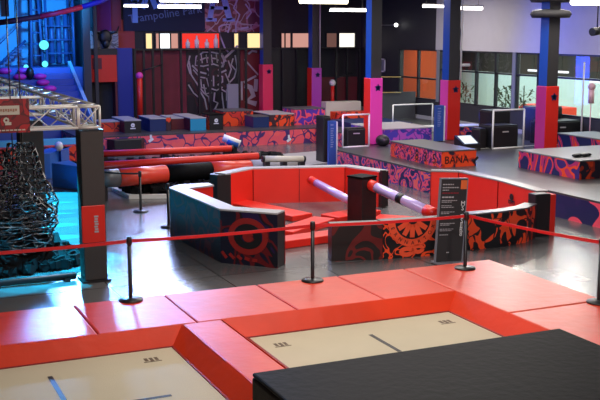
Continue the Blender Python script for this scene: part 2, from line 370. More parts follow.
# room behind the windows
struct('wall_restaurant', MB().box(28.0, 28.2, 16, 47.0, 0, 2.42, 0).box(28.0, 28.2, 16, 47.0, 2.42, 4.2, 1), [M['interior'], M['interiordark']])
struct('ceiling_restaurant', MB().box(XR + .25, 30, 8, 49, 4.0, 4.1), M['interiordark'])
struct('floor_restaurant', MB().box(XR + .25, 28, 8, 49, .5, .55), M['yellow'])
struct('wall_orange_room', MB().box(26, 26.2, 41.7, 49, 0, 4.2), M['wood'])
area('restaurant_light', (25.6, 33, 3.9), 3, 520, (.80, 1, .93), None, 16)
area('orange_room_light', (24.4, 43.5, 3.9), 1.2, 55, (1, .55, .28), None, 3)

# ---- raised platforms
A = [(14.38, 29.2), (14.42, 23.6), (14.75, 21.0), (15.33, 20.3), (15.33, 8), (22.86, 8), (22.86, 43.96), (9.95, 43.96), (7.6, 43.96), (7.6, 36.35), (16.9, 36.35), (17.3, 29.9), (14.8, 29.9)]
pf = MB().prism(A, 0, .55, [0, 0, 0, 1, 0, 0, 0, 0, 0, 2, 2, 2, 2], 0)
plat = struct('floor_platform', pf, [P['plat'], P['platright'], P['longrow']])
struct('floor_platform_top', MB().prism(A, .551, .60), M['greyplat'])

# ================================================================ FOREGROUND DECK
DZ = .35
xs = [-1.2, G(94, 329, DZ)[0], G(190, 316, DZ)[0], G(290, 305, DZ)[0], G(362, 288, DZ)[0], 8.6]
XD, YD, YI, XI = 10.36, 14.86, 13.2, 8.6
nm = ['at the far left with a blue glare on it', 'second from the left behind the left trampoline', 'behind the divider between the two trampolines', 'behind the left half of the middle trampoline', 'just left of the corner pad']
for i in range(5):
    pd = MB().box(xs[i] + .006, xs[i + 1] - .006, YI, YD, 0, DZ)
    single('deck_pad', pd, M['deckred'], 'red rear deck pad, ' + nm[i], 'pad', 'red rear deck pads', bev=.025)
ys = [YD, G(566, 305, DZ)[1], 10.0, 6.5]
nm = ['flat red vinyl pad at the rear right corner of the deck', 'flat red vinyl pad beside the rightmost belt post', 'flat red vinyl pad at the lower right frame edge']
for i in range(3):
    single('deck_pad', MB().box(XI + .006, XD, ys[i + 1] + .006, ys[i] - .006, 0, DZ), M['deckred'], nm[i], 'pad', 'red right deck pads', bev=.025)
single('divider_pad', MB().box(4.10, 4.67, 10.4, YI - .012, 0, DZ + .004), M['deckred'], 'long red pad dividing the two beige trampolines', 'pad', bev=.025)
single('deck_pad', MB().box(4.10, XI - .006, 7.5, 10.39, 0, DZ), M['deckred'], 'red deck pad lying beneath the big black landing mat', 'pad')
def tramp(x0, x1, y0, y1, label, cross, logos, left, right):
    t = thing('trampoline', label, 'trampoline', ((x0 + x1) / 2, (y0 + y1) / 2, 0), 0, 'floor trampolines')
    part('frame', MB().box(x0 - .1, x1 + .1, y0, y0 + .06, 0, .08).box(x0 - .1, x1 + .1, y1 - .06, y1, 0, .08).box(x0 - .1, x0 - .04, y0, y1, 0, .08).box(x1 + .04, x1 + .1, y0, y1, 0, .08), M['blackmetal'], t)
    bed_ = part('bed', MB().box(x0, x1, y0, y1, .085, .10), M['bed'], t)
    part('bed_edge', MB().box(x0, x1, y1 - .02, y1 + .01, .1, .112).box(x0 - .01, x0 + .02, y0, y1, .1, .112).box(x1 - .02, x1 + .01, y0, y1, .1, .112), M['deckseam'], bed_)
    yT, z1 = YI, DZ
    xa, xb = left, right
    part('sloped_pad', MB().add([(x0, y1, .1), (x1, y1, .1), (xb, yT - .01, z1), (xa, yT - .01, z1), (x0, y1, 0), (x1, y1, 0), (xb, yT - .01, 0), (xa, yT - .01, 0)],
         [(0, 1, 2, 3), (7, 6, 5, 4), (0, 4, 5, 1), (3, 2, 6, 7), (0, 3, 7, 4), (1, 5, 6, 2)]), M['deckred'], t)
    part('sloped_pad', MB().add([(x0, y1, .1), (xa + .006, yT - .01, z1), (xa + .006, y0, z1), (x0, y0, .1), (x0, y1, 0), (xa + .006, yT - .01, 0), (xa + .006, y0, 0), (x0, y0, 0)],
         [(0, 1, 2, 3), (7, 6, 5, 4), (0, 4, 5, 1), (1, 5, 6, 2), (2, 6, 7, 3), (3, 7, 4, 0)]), M['deckred'], t)
    part('sloped_pad', MB().add([(x1, y1, .1), (xb - .006, yT - .01, z1), (xb - .006, y0, z1), (x1, y0, .1), (x1, y1, 0), (xb - .006, yT - .01, 0), (xb - .006, y0, 0), (x1, y0, 0)],
         [(3, 2, 1, 0), (4, 5, 6, 7), (1, 5, 4, 0), (2, 6, 5, 1), (3, 7, 6, 2), (0, 4, 7, 3)]), M['deckred'], t)
    cx, cy, l, gp = cross
    for bx in ((cx - .03, cx + .03, cy + gp, cy + l), (cx - .03, cx + .03, cy - l, cy - gp), (cx + .45, cx + 1.2, cy - .03, cy + .03), (cx - 1.2, cx - .45, cy - .03, cy + .03)):
        part('cross_marking', MB().box(*bx, .101, .104), M['mark'], bed_)
    for gx, gy in logos:
        lg = MB()
        for k in range(3): lg.box(gx - .09 + k * .07, gx - .045 + k * .07, gy - .05 - .03 * (k % 2), gy + .07, .101, .103)
        lg.box(gx - .12, gx + .12, gy - .10, gy - .075, .101, .103)
        part('logo', lg, M['logo'], bed_)
    return t
tramp(.55, 3.90, 8.6, 13.02, 'beige floor trampoline at the lower left of the picture', (2.13, 11.2, 1.27, .35), [(3.48, 12.6)], .3, 4.10)
tramp(4.98, 8.33, 10.4, 12.98, 'beige floor trampoline between the red divider and the black landing mat', (6.65, 11.45, .95, .1), [(5.3, 12.5), (7.98, 12.52)], 4.68, XI)
bb = thing('landing_mat', 'big black padded landing mat in the lower right foreground', 'mat', (5.9, 8.2, DZ))
part('body', MB().box(3.87, 8.04, 6.4, 9.96, DZ + .005, .655), M['blackpad'], bb, bev=.035)
part('top_cover', MB().box(3.875, 8.035, 6.41, 9.955, .655, .70), M['blackpad'], bb, bev=.03)

# ---- belt posts
def post_thing(x, y, z0, label, group, h=.98):
    t = thing('stanchion', label, 'stanchion', (x, y, z0), 0, group)
    part('base', MB().lathe((x, y, z0), [(0.001, 0), (.18, 0), (.185, .012), (.17, .03), (.06, .045), (0.001, .05)], 28), M['blackmetal'], t)
    part('pole', MB().lathe((x, y, z0), [(.031, .03), (.031, h - .06), (0.001, h - .06)], 16), M['blackmetal'], t)
    part('belt_head', MB().lathe((x, y, z0), [(0.031, h - .13), (.042, h - .12), (.042, h - .01), (.034, h + .01), (0.001, h + .012)], 16), M['blackmetal'], t)
    return t
def belt(t, a, b, sag, m, wd=.05):
    mb = MB(); n = 10; vs = []
    d = (Vector(b) - Vector(a)); nn = Vector((-d.y, d.x, 0)).normalized() * .004
    for i in range(n + 1):
        u = i / n; p = Vector(a).lerp(Vector(b), u) - Vector((0, 0, sag * 4 * u * (1 - u)))
        vs += [p + nn + Vector((0, 0, wd / 2)), p + nn - Vector((0, 0, wd / 2)), p - nn - Vector((0, 0, wd / 2)), p - nn + Vector((0, 0, wd / 2))]
    fs = [(4 * i + k, 4 * i + (k + 1) % 4, 4 * i + 4 + (k + 1) % 4, 4 * i + 4 + k) for i in range(n) for k in range(4)]
    mb.add(vs, fs + [(0, 1, 2, 3), (4 * n + 3, 4 * n + 2, 4 * n + 1, 4 * n)]); part('belt', mb, m, t)
SP = [(.72, 14.75), (3.77, 14.72), (6.8, 14.70), (9.56, 14.42), (10.17, 11.72)]
SL = ['black belt post outside the left of the picture', 'black belt post in front of the dark pillar, leftmost on the red deck', 'black belt post at the middle of the red deck', 'black belt post in front of the tall charcoal sign', 'black belt post at the right edge of the red deck']
pts_ = [post_thing(x, y, DZ, l, 'belt posts along the red deck') for (x, y), l in zip(SP, SL)]
for i in range(4):
    belt(pts_[i], (SP[i][0] + .045, SP[i][1], 1.27), (SP[i + 1][0] - (.045 if i < 3 else 0), SP[i + 1][1] + (0 if i < 3 else .045), 1.27), .02, M['belt'])
q = post_thing(6.46, 24.0, 0, 'small black belt post farther back, nearer the black foam pit', 'belt posts by the foam pit', 1.0)
post_thing(6.50, 21.8, 0, 'small black belt post just left of the printed arena wall', 'belt posts by the foam pit', 1.0)
belt(q, (6.42, 24.0, .95), (5.3, 24.9, 1.0), .03, M['blackmetal'], .04)

# ================================================================ SIGN BOARD
sg = thing('information_board', 'tall charcoal board with white lines of text behind the right belt post', 'sign', (10.36, 16.2, 0))
HB = 1.62
sbd = part('board', MB().box(10.06, 10.64, 16.18, 16.22, .03, HB), M['sign'], sg)
part('frame', MB().box(10.045, 10.06, 16.17, 16.23, 0, HB + .015).box(10.64, 10.655, 16.17, 16.23, 0, HB + .015).box(10.045, 10.655, 16.17, 16.23, HB, HB + .02).box(10.03, 10.67, 16.08, 16.32, 0, .03), M['mull'], sg)
part('orange_square', MB().box(10.50, 10.635, 16.172, 16.18, HB - .19, HB - .02), M['orange'], sbd)
tl = MB()
lines = [(.06, .26, .022), (.11, .36, .022), (.155, .12, .018), (.29, .30, .03)]
for i, (dz, l, hh) in enumerate([(.09, .24, .02), (.15, .36, .02), (.20, .14, .016), (.33, .26, .028), (.40, .34, .014), (.43, .22, .014), (.50, .22, .012), (.53, .28, .014), (.62, .30, .014), (.65, .18, .014), (.72, .32, .014), (.75, .3, .014), (.84, .33, .014), (.87, .22, .014), (.95, .3, .014), (.98, .26, .014), (1.06, .2, .014), (1.40, .07, .02)]):
    x = 10.10 if dz < 1.3 else 10.28; e = x + l
    while x < e:
        wl = random.uniform(.03, .07); tl.box(x, min(e, x + wl), 16.174, 16.179, HB - dz - hh, HB - dz); x += wl + .012
part('text_lines', tl, M['greyink'], sbd)
rl = MB()
x = 10.10
while x < 10.46: rl.box(x, x + .05, 16.174, 16.179, HB - .275, HB - .255); x += .062
part('red_text_line', rl, M['pinkink'], sbd)
vt = MB()
for k, ch in enumerate('MS'): text(vt, ch, .13, facing((10.575, 16.174, HB - .47 - k * .09)))
for k, ch in enumerate('OSER8'): text(vt, ch, .13, facing((10.575, 16.174, HB - .72 - k * .085)))
part('vertical_letters', vt, M['ink'], sbd); sg.rotation_euler.y = math.radians(3.2)

# ================================================================ DODGEBALL / PARKOUR ARENA
def padwall(label, outer, th, h, m_out, m_in, m_end=None, z0=0, top=None, seams=True, group=None):
    inner = offset(outer, th); n = len(outer)
    poly = list(outer) + inner[::-1]
    side = [0] * (n - 1) + [2] + [1] * (n - 1) + [2]
    c = (sum(p[0] for p in poly) / len(poly), sum(p[1] for p in poly) / len(poly), z0)
    t = thing('padded_wall', label, 'padded wall', c, 0, group)
    pb = part('body', MB().prism(poly, z0, z0 + h - .03, side, 1), [m_out, m_in, m_end or M['black']], t)
    o2 = offset(outer, -.01); i2 = offset(outer, th + .01)
    part('top_pad', MB().prism(o2 + i2[::-1], z0 + h - .03, z0 + h), top or M['grey'], t)
    if seams:
        sm = MB()
        for i in range(n - 1):
            a, b = Vector(inner[i]), Vector(inner[i + 1]); L = (b - a).length; k = max(1, round(L / 1.25))
            for j in range(0 if i == 0 else 0, k + 1):
                if 0 < j or i > 0:
                    p = a.lerp(b, j / k); sm.obox((p.x, p.y, z0 + (h - .03) / 2), (.009, .009, (h - .05) / 2), Matrix.Identity(3))
        part('seams', sm, M['deckseam'], pb)
    return t
lw = padwall('dark printed padded wall with a big red ring, left side of the arena', [(6.28, 20.95), (6.38, 17.98), (7.2, 17.12)], .34, 1.05, P['leftouter'], M['red'])
wg = MB().prism([(6.30, 20.96), (6.62, 20.70), (7.25, 20.88), (7.25, 21.22), (6.6, 21.25)], 0, 1.02)
part('wing_pad', wg, M['red'], lw)
part('wing_top', MB().prism([(6.28, 20.96), (6.62, 20.68), (7.27, 20.86), (7.27, 21.24), (6.6, 21.27)], 1.021, 1.055), M['grey'], lw)
# ring printed on the front segment
d = (Vector((7.2, 17.12)) - Vector((6.38, 17.98))); azf = math.atan2(d.y, d.x)
def onface(a, b, u, z, off=.004):
    a, b = Vector(a), Vector(b); d = (b - a).normalized(); n = Vector((d.y, -d.x)); p = a + d * u + n * off
    return facing((p.x, p.y, z), math.atan2(d.y, d.x))
rg = MB(); Mx = onface((6.38, 17.98), (7.2, 17.12), .58, .56)
stroke(rg, arc(0, 0, .36, 0, 2 * PI, 28, .30), .11, Mx, .004); stroke(rg, arc(0, 0, .05, 0, 2 * PI, 14), .12, Mx, .004)
for k in range(5): stroke(rg, [(-.55 + .16 * k, -.33 - .03 * k), (-.45 + .16 * k, -.45)], .06, Mx, .004)
part('ring_print', rg, mat('dark_red_ink', (.30, .014, .012), .5), lw)
dk = MB(); stroke(dk, arc(0, 0, .22, 0, 2 * PI, 24, .18), .13, Mx, .006); part('ring_print', dk, M['black'], lw)

bw = padwall('long red padded wall at the back of the arena, black end pad on its left', [(12.42, 22.30), (12.0, 23.65), (9.35, 24.35), (8.25, 23.62)][::-1], -.34, .92, P['plat'], M['red'])
part('end_pad', MB().prism([(8.13, 23.64), (8.22, 23.34), (8.56, 23.30), (8.62, 23.48), (8.40, 23.9)], 0, .89), M['black'], bw)
part('end_post', MB().box(12.10, 12.22, 22.05, 22.15, 0, .95), M['black'], bw)
rw = padwall('red padded wall on the right of the arena with a small dark emblem', [(13.42, 21.86), (14.08, 21.38), (14.12, 19.6), (13.93, 17.86)][::-1], .26, .94, M['red'], M['red'], top=mat('silver_grey_vinyl', (.22, .22, .225), .4))
part('end_pad', MB().box(13.36, 13.76, 17.52, 17.80, 0, .93), M['black'], rw, bev=.02)
part('end_side_pad', MB().box(13.765, 13.92, 17.54, 17.84, 0, .90), M['red'], rw, bev=.02)
em = MB(); Mx = onface((13.815, 19.3), (13.73, 18.5), .35, .50)
for k in range(5): text(em, 'AJMTS'[k], .09, Mx @ Matrix.Translation((-.12 + .06 * k, 0, 0)))
stroke(em, arc(0, .14, .05, 0, 2 * PI, 10), .06, Mx); stroke(em, [(-.13, .05), (.13, .05)], .025, Mx)
part('emblem_print', em, M['black'], rw)
fw = padwall('low padded wall at the front with a red figure print, left of the sign', [(8.36, 17.20), (9.35, 16.98)], .32, .72, P['frontdark'], M['red'], seams=False, top=M['midgrey'])
fo = padwall('low padded wall printed with an orange round emblem, behind the sign', [(9.36, 16.98), (10.75, 16.82)], .32, .74, P['emblem'], M['red'], seams=False, top=M['midgrey'])
eb = MB(); Mx = onface((9.36, 16.98), (10.75, 16.82), .62, .74)
stroke(eb, arc(0, 0, .45, PI * 1.02, PI * 1.98, 20), .15, Mx, .006)
for k in range(5): a = PI * (1.15 + .17 * k); stroke(eb, [(.10 * math.cos(a), .08 * math.sin(a)), (.34 * math.cos(a), .34 * math.sin(a))], .10, Mx, .006)
el = MB()
for k, ch in enumerate('ERNNARTOX'):
    a = PI * (1.1 + .10 * k); text(el, ch, .10, Mx @ Matrix.Translation((.45 * math.cos(a), .45 * math.sin(a), .008)) @ Matrix.Rotation(a + PI / 2, 4, 'Z'))
ELT = el
stroke(eb, arc(-.12, -.62, .12, 0, 2 * PI, 12, .06), .09, Mx, .006); stroke(eb, arc(.12, -.58, .10, 0, 2 * PI, 12, .06), .08, Mx, .006)
part('emblem_print', eb, mat('bright_orange_ink', (.9, .09, .03), .5), fo)
part('ring_letters', ELT, M['black'], bpy.data.objects[[k for k in bpy.data.objects.keys() if k.startswith('emblem_print')][-1]])
bk = MB(); stroke(bk, arc(0, 0, .2, PI * 1.02, PI * 1.98, 16), .36, Mx, .003)
part('emblem_ground', bk, M['black'], fo)
padwall('low curved padded wall printed orange and black, right of the sign', [(11.30, 16.98), (12.1, 16.98), (12.85, 17.14), (13.34, 17.46)], .26, .75, P['frontorange'], M['red'], seams=False, top=M['darkgrey'])

# red floor pads between the walls
def floorpad(label, a, b, wdt, h=.14):
    a, b = Vector(a), Vector(b); d = (b - a).normalized(); n = Vector((-d.y, d.x)) * wdt / 2
    return single('floor_pad', MB().prism([tuple(a + n), tuple(b + n), tuple(b - n), tuple(a - n)], .002, h), M['red'], label, 'pad', 'red floor pads in the arena', bev=.02)
c0 = G(303, 219)
floorpad('low red floor pad running from the black end pad to the middle of the arena', G(236, 206), (9.62, 21.35), .62)
floorpad('low red floor pad leading towards the foot of the red back wall', (10.15, 21.0), G(372, 214), .62, .135)
floorpad('low red floor pad in front of the black box, nearer the deck', G(258, 250), G(345, 238), .5, .17)
floorpad('short red floor pad in the middle of the arena', (9.9, 20.75), G(282, 238), .55, .16)
floorpad('red floor pad right of the black box, under the low metal pole', G(376, 222), G(432, 226), .6, .14)
# black post box
t = thing('padded_block', 'tall black padded block standing in the middle of the arena', 'block', (10.52, 20.1, 0), math.radians(18))
Rb = Matrix.Rotation(math.radians(18), 3, 'Z')
part('body', MB().obox((10.52, 20.1, .565), (.235, .235, .565), Rb, [0, 0, 0, 0, 0, 1]), [M['black'], mat('print_black_with_maroon', (.035, .005, .006), .5, var=.9, vscale=3)], t, bev=.02)
part('top_pad', MB().obox((10.52, 20.1, 1.155), (.245, .245, .022), Rb), M['blackpad'], t, bev=.01)
def pole(label, a, b, r=.10):
    a, b = Vector(a), Vector(b); t = thing('tilted_pole', label, 'pole', (a.x, a.y, min(a.z, b.z))); L = (b - a)
    part('sleeve', MB().tube([a.lerp(b, .10), a.lerp(b, .88)], r * .93, 18), M['steel'], t)
    part('end_pad', MB().tube([a, a.lerp(b, .02), a.lerp(b, .12)], r, 18), M['red'], t)
    part('end_pad', MB().tube([a.lerp(b, .86), b], r * 1.1, 18), M['red'], t)
    return t
pole('polished pole with red ends leaning from the red back wall to the black block', PY(311, 180, 23.35), PY(362, 207, 20.6), .105)
p2 = pole('polished pole with red ends leaning from the black block down to the right', PY(369, 184, 19.95), PY(436, 215, 17.9), .12)
a, b = PY(369, 184, 19.95), PY(436, 215, 17.9)
part('black_band', MB().tube([a.lerp(b, .46), a.lerp(b, .54)], .118, 18), M['black'], p2)

# ================================================================ LEFT: PILLARS, TRUSS, NETS
def pillar(x, y, wd, h, label):
    t = thing('pillar', label, 'pillar', (x, y, 0), 0, 'pillars under the truss')
    part('shaft', MB().box(x - wd / 2, x + wd / 2, y - wd / 2, y + wd / 2, .04, h), M['pillar'], t, bev=.01)
    part('base_plate', MB().box(x - wd / 2 - .05, x + wd / 2 + .05, y - wd / 2 - .05, y + wd / 2 + .05, 0, .04), M['blackmetal'], t)
    part('top_plate', MB().box(x - wd / 2 - .01, x + wd / 2 + .01, y - wd / 2 - .01, y + wd / 2 + .01, h, h + .02), M['blackmetal'], t)
    return t
p1 = pillar(3.87, 17.66, .40, 2.68, 'dark wrapped pillar with a red panel, right of the black nets')
pillar(3.36, 20.8, .46, 2.6, 'dark wrapped pillar behind the black nets')
rp = MB().box(3.635, 4.045, 17.42, 17.455, .72, 1.38)
sn = single('padded_sign', rp, M['red'], 'small red panel with white vertical word on the right dark pillar', 'sign', bev=.01)
tx = MB()
for k in range(7): tx.box(3.85 + .008 * (k % 2), 3.925 - .006 * (k % 3), 17.412, 17.42, .90 + .045 * k, .93 + .045 * k)
part('lettering', tx, M['greyink'], sn)
def truss(label, a, b, s=.36, seg=.42):
    a, b = Vector(a), Vector(b); d = (b - a).normalized(); n = Vector((0, 0, 1)); m_ = d.cross(n)
    t = thing('box_truss', label, 'truss', tuple((a + b) / 2 - Vector((0, 0, s / 2))), 0, 'aluminium trusses')
    L = (b - a).length; k = max(1, int(L / seg)); cs = [(-1, -1), (1, -1), (1, 1), (-1, 1)]
    for u, v in cs: part('chord', MB().tube([a + m_ * u * s / 2 + n * v * s / 2, b + m_ * u * s / 2 + n * v * s / 2], .026, 8), M['alu'], t)
    br = MB()
    for q_ in range(4):
        (u0, v0), (u1, v1) = cs[q_], cs[(q_ + 1) % 4]
        for i in range(k):
            pa = a + d * (L * i / k); pb = a + d * (L * (i + 1) / k)
            if i % 2: (u0, v0), (u1, v1) = (u1, v1), (u0, v0)
            br.tube([pa + m_ * u0 * s / 2 + n * v0 * s / 2, pb + m_ * u1 * s / 2 + n * v1 * s / 2], .012, 6)
            if i % 2: (u0, v0), (u1, v1) = (u1, v1), (u0, v0)
        for p in (a, b): br.tube([p + m_ * u0 * s / 2 + n * v0 * s / 2, p + m_ * u1 * s / 2 + n * v1 * s / 2], .022, 6)
    part('bracing', br, M['alu'], t)
    return t
zt = 2.92
truss('bright aluminium truss running left from the right dark pillar', (-1.5, 17.66, zt), (3.64, 17.66, zt))
truss('short upright-ended aluminium truss corner on the right dark pillar', (3.66, 17.66, zt), (4.02, 17.66, zt), .36, .36)
truss('long aluminium truss receding from the right dark pillar', (3.84, 17.86, zt), (3.84, 30.4, zt), .36, .5)
truss('aluminium cross truss above the rear dark pillar', (-1.5, 20.8, zt - .02), (3.62, 20.8, zt - .02), .34)
truss('aluminium cross truss farther back behind the red sign', (-1.5, 24.2, zt), (3.62, 24.2, zt), .34)
truss('farthest aluminium cross truss in front of the blue steps', (-1.5, 28.2, zt), (3.62, 28.2, zt), .34)
rs = thing('hanging_sign', 'red sign with a cream panel hanging from the truss at the left edge', 'sign', (2.3, 17.3, 2.72))
rsb = part('board', MB().box(1.78, 2.80, 17.28, 17.32, 2.72, 3.28), P['redsign'], rs)
part('cream_panel', MB().box(2.26, 2.64, 17.27, 17.279, 3.02, 3.17), M['cream'], rsb)
tx = MB()
for k in range(8): tx.box(2.29 + .04 * k, 2.318 + .04 * k, 17.262, 17.27, 3.07 + .01 * (k % 2), 3.12)
part('lettering', tx, mat('pale_brown_ink', (.4, .22, .15), .6), rsb)
tx = MB(); stroke(tx, arc(2.44 - 2.44, 0, .035, 0, 2 * PI, 8), .03, facing((2.42, 17.275, 2.93))); tx.box(2.40, 2.50, 17.272, 17.279, 2.85, 2.90)
x = 2.02
while x < 2.72: tx.box(x, x + .05, 17.272, 17.279, 2.755, 2.775); x += .065
part('small_print', tx, M['cream'], rsb)
# nets
def netbag(label, c, rx, rz, z0, seed, sub=11):
    rnd = random.Random(seed); vs = []; fs = []; nu, nv = 16, sub * 2 - 4
    ph = [rnd.uniform(0, 6.28) for _ in range(8)]
    def rad(t, a): return 1 + .16 * math.sin(3 * a + ph[0] + 4 * t) + .10 * math.sin(5 * a - 6 * t + ph[1]) + .10 * math.sin(9 * t + ph[2] + 2 * a)
    for j in range(nv + 1):
        t = j / nv; zz = z0 + rz * t
        prof = math.sin(PI * (.12 + .80 * (1 - t))) ** .7 * (1.15 - .35 * t) + .05
        for i in range(nu):
            a = 2 * PI * i / nu + .35 * (j % 2) * 2 * PI / nu
            r = rx * prof * rad(t, a) * rnd.uniform(.95, 1.05)
            vs.append((c[0] + r * math.cos(a), c[1] + r * math.sin(a), zz + rnd.uniform(-.03, .03)))
    for j in range(nv):
        for i in range(nu): fs.append((j * nu + i, j * nu + (i + 1) % nu, (j + 1) * nu + (i + 1) % nu, (j + 1) * nu + i))
    mb = MB().add(vs, fs, 0, True)
    o = single('cargo_net', mb, M['net'], label, 'net', 'bundled black nets')
    wf = o.modifiers.new('wire', 'WIREFRAME'); wf.thickness = .04; wf.use_even_offset = False; wf.use_replace = True
    part('rope', MB().tube([(c[0], c[1], z0 + rz * .92), (c[0], c[1], 6.3)], .012, 6), M['net'], o)
    return o
netbag('glossy black net bundle hanging nearest the rear dark pillar', (2.98, 19.35), .44, 1.95, .35, 1)
netbag('tangled black net bundle cut by the left edge of the picture', (2.42, 19.2), .52, 1.85, .35, 2)
netbag('small black net bundle below, resting on the foam heap', (2.75, 19.0), .64, 1.25, .3, 4)
fm = MB(); rn = random.Random(5)
for i in range(1100):
    u = rn.random() ** .6; a = rn.uniform(0, 2 * PI)
    x = 2.45 + 1.60 * u * math.cos(a); y = 19.35 + .90 * u * math.sin(a)
    if x > 3.0 and y > 20.3: continue
    hmax = max(.12, 1.05 * (1 - u ** 1.3)); z = rn.uniform(max(.1, hmax - .45), hmax)
    R = Matrix.Rotation(rn.uniform(0, 3), 3, 'Z') @ Matrix.Rotation(rn.uniform(0, 3), 3, 'X')
    fm.obox((x, y, z), [rn.uniform(.05, .10)] * 3, R)
single('foam_heap', fm, M['foam'], 'heap of black foam pieces under the black nets', 'foam heap', kind='stuff')
t = thing('low_barrier', 'low black rail along the floor in front of the foam heap', 'rail', (1.4, 17.74, 0))
part('rail', MB().tube([(-1.2, 17.74, .08), (3.56, 17.74, .08)], .06, 8), M['blackmetal'], t)
for x in (-.6, .9, 2.2, 3.4): part('foot', MB().box(x - .05, x + .05, 17.66, 17.82, 0, .06), M['blackmetal'], t)
# blue blocks on the cyan floor
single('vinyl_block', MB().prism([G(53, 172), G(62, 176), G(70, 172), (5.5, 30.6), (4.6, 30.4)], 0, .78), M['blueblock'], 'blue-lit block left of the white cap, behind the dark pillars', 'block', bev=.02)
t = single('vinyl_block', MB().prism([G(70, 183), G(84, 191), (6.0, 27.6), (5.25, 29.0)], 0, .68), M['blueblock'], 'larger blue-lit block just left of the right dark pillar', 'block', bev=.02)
single('white_ball', MB().sphere((PY(59, 147, 31).x, 31.0, .92), (.13, .13, .15)), M['white'], 'white rounded cap on the blue-lit block', 'ball')
single('padded_barrier', MB().box(3.9, 7.55, 36.0, 36.3, 0, .62), mat('cyan_lit_platform_top', (.10, .5, .75), .5), 'low strip painted as the cyan-lit platform top, seen between the two dark pillars', 'barrier', bev=.02)  # cyan light on the left platform top, painted as a turquoise strip
single('padded_barrier', MB().box(3.9, 7.4, 33.0, 33.4, 0, .7), P['row1'], 'low orange and black printed barrier behind the blue-lit blocks', 'barrier', bev=.02)

# ================================================================ FOAM PIT WITH BEAMS
t = thing('foam_pit', 'pale bordered pit of black foam under the red beams', 'pit', (9.5, 28.5, 0))
q = [(6.25, 28.0), G(112, 191), G(129, 199), G(192, 198), (12.9, 27.9), (13.6, 32.4), (6.25, 32.6)]
bo = offset(q + [q[0]], -.16); bi = offset(q + [q[0]], .16)
br = MB()
for i in range(7): br.add([(*q[i], 0), (*q[(i + 1) % 7], 0), (*bi[i + 1 if i < 6 else 0], 0), (*bi[i], 0), (*q[i], .10), (*q[(i + 1) % 7], .10), (*bi[i + 1 if i < 6 else 0], .10), (*bi[i], .10)], [(4, 5, 6, 7), (0, 1, 5, 4), (2, 3, 7, 6), (1, 2, 6, 5), (3, 0, 4, 7), (3, 2, 1, 0)])
part('border', br, M['white'], t)
fm = MB(); fm.prism(bi[:7], .005, .05)
def inside(x, y, pl):
    c = False
    for i in range(len(pl)):
        x1, y1 = pl[i]; x2, y2 = pl[i - 1]
        if (y1 > y) != (y2 > y) and x < (x2 - x1) * (y - y1) / (y2 - y1) + x1: c = not c
    return c
n = 0
while n < 750:
    x = rn.uniform(6, 13.5); y = rn.uniform(25.3, 32.3)
    if not inside(x, y, bi[:7]): continue
    R = Matrix.Rotation(rn.uniform(0, 3), 3, 'Z') @ Matrix.Rotation(rn.uniform(0, 3), 3, 'X'); fm.obox((x, y, .12 + rn.random() * .10), [rn.uniform(.07, .13)] * 3, R); n += 1
f_ = part('foam_cubes', fm, M['foam'], t); f_['kind'] = 'stuff'
def beam(label, a, b, r, m, ends=True, sup=True, cat='beam'):
    a, b = Vector(a), Vector(b); t = thing('padded_beam', label, cat, ((a.x + b.x) / 2, (a.y + b.y) / 2, 0))
    part('roll', MB().tube([a, b], r, 18), m, t)
    if ends:
        d = (b - a).normalized()
        part('end_cap', MB().tube([b, b + d * .06], r * 1.03, 18), M['black'], t); part('end_cap', MB().tube([a - d * .06, a], r * 1.03, 18), M['black'], t)
    if sup:
        for u in (.06, .5, .96):
            p = a.lerp(b, u); part('leg', MB().box(p.x - .07, p.x + .07, p.y - .1, p.y + .1, 0.0, p.z - r + .01), M['blackmetal'], t)
    return t
beam('thin red padded beam, farther of the two over the foam pit', PY(96, 154, 29.3), PY(231, 148.5, 29.3), .10, M['beamred'])
beam('thin red padded beam, nearer of the two, ending beside the cream roller', PY(90, 166, 27.3), PY(258, 156, 27.3), .105, M['beamred'])
beam('cream padded roller at the right end of the near red beam', PY(264, 159, 26.4), PY(303, 159, 26.4), .09, M['cream'])
t = thing('padded_roller', 'thick roller in red, black and grey segments across the pit', 'roller', (9.1, 26.4, 0))
A0, B0 = PY(108, 178.5, 26.1), PY(303, 162.5, 27.2); LL = 303 - 108
def pp(px): return A0.lerp(B0, (px - 108) / LL)
def rr_(px): return .24 - .10 * max(0, (px - 200) / 100)
for x0, x1, mm in ((100, 117, M['darkgrey']), (117, 161, M['orangeroll']), (161, 204, M['blackpad']), (204, 245, M['orangeroll']), (245, 300, M['grey'])):
    part('segment', MB().tube([pp(x0 + .3), pp(x1 - .3)], rr_(x0), 20, r1=rr_(x1)), mm, t, label={100: 'dark grey segment', 117: 'left red segment', 161: 'black segment', 204: 'right red segment', 245: 'light grey tapering segment'}[x0])
for x in (104, 180, 296): p = pp(x); part('leg', MB().box(p.x - .08, p.x + .08, p.y - .1, p.y + .1, 0, p.z - .15), M['blackmetal'], t)
t = thing('striped_roller', 'small tilted blue and white roller above the end of the far red beam', 'roller', tuple(PY(232, 146, 30.2))[:2] + (0,))
a, b = PY(223, 137.5, 30.2), PY(240, 144, 30.0)
part('roll', MB().tube([a, b], .12, 14), M['white'], t); part('blue_band', MB().tube([a.lerp(b, .25) - Vector((0, .02, .04)), a.lerp(b, .9) - Vector((0, .02, .04))], .115, 14), M['blueblock'], t)
part('leg', MB().box(b.x - .3, b.x - .1, 30.0, 30.25, 0, b.z - .02), M['blackmetal'], t)
single('floor_mat', MB().prism([G(262, 157), G(334, 151), G(334, 163), G(300, 168)], .002, .05), M['grey'], 'light grey floor mat beside the cream roller', 'mat')

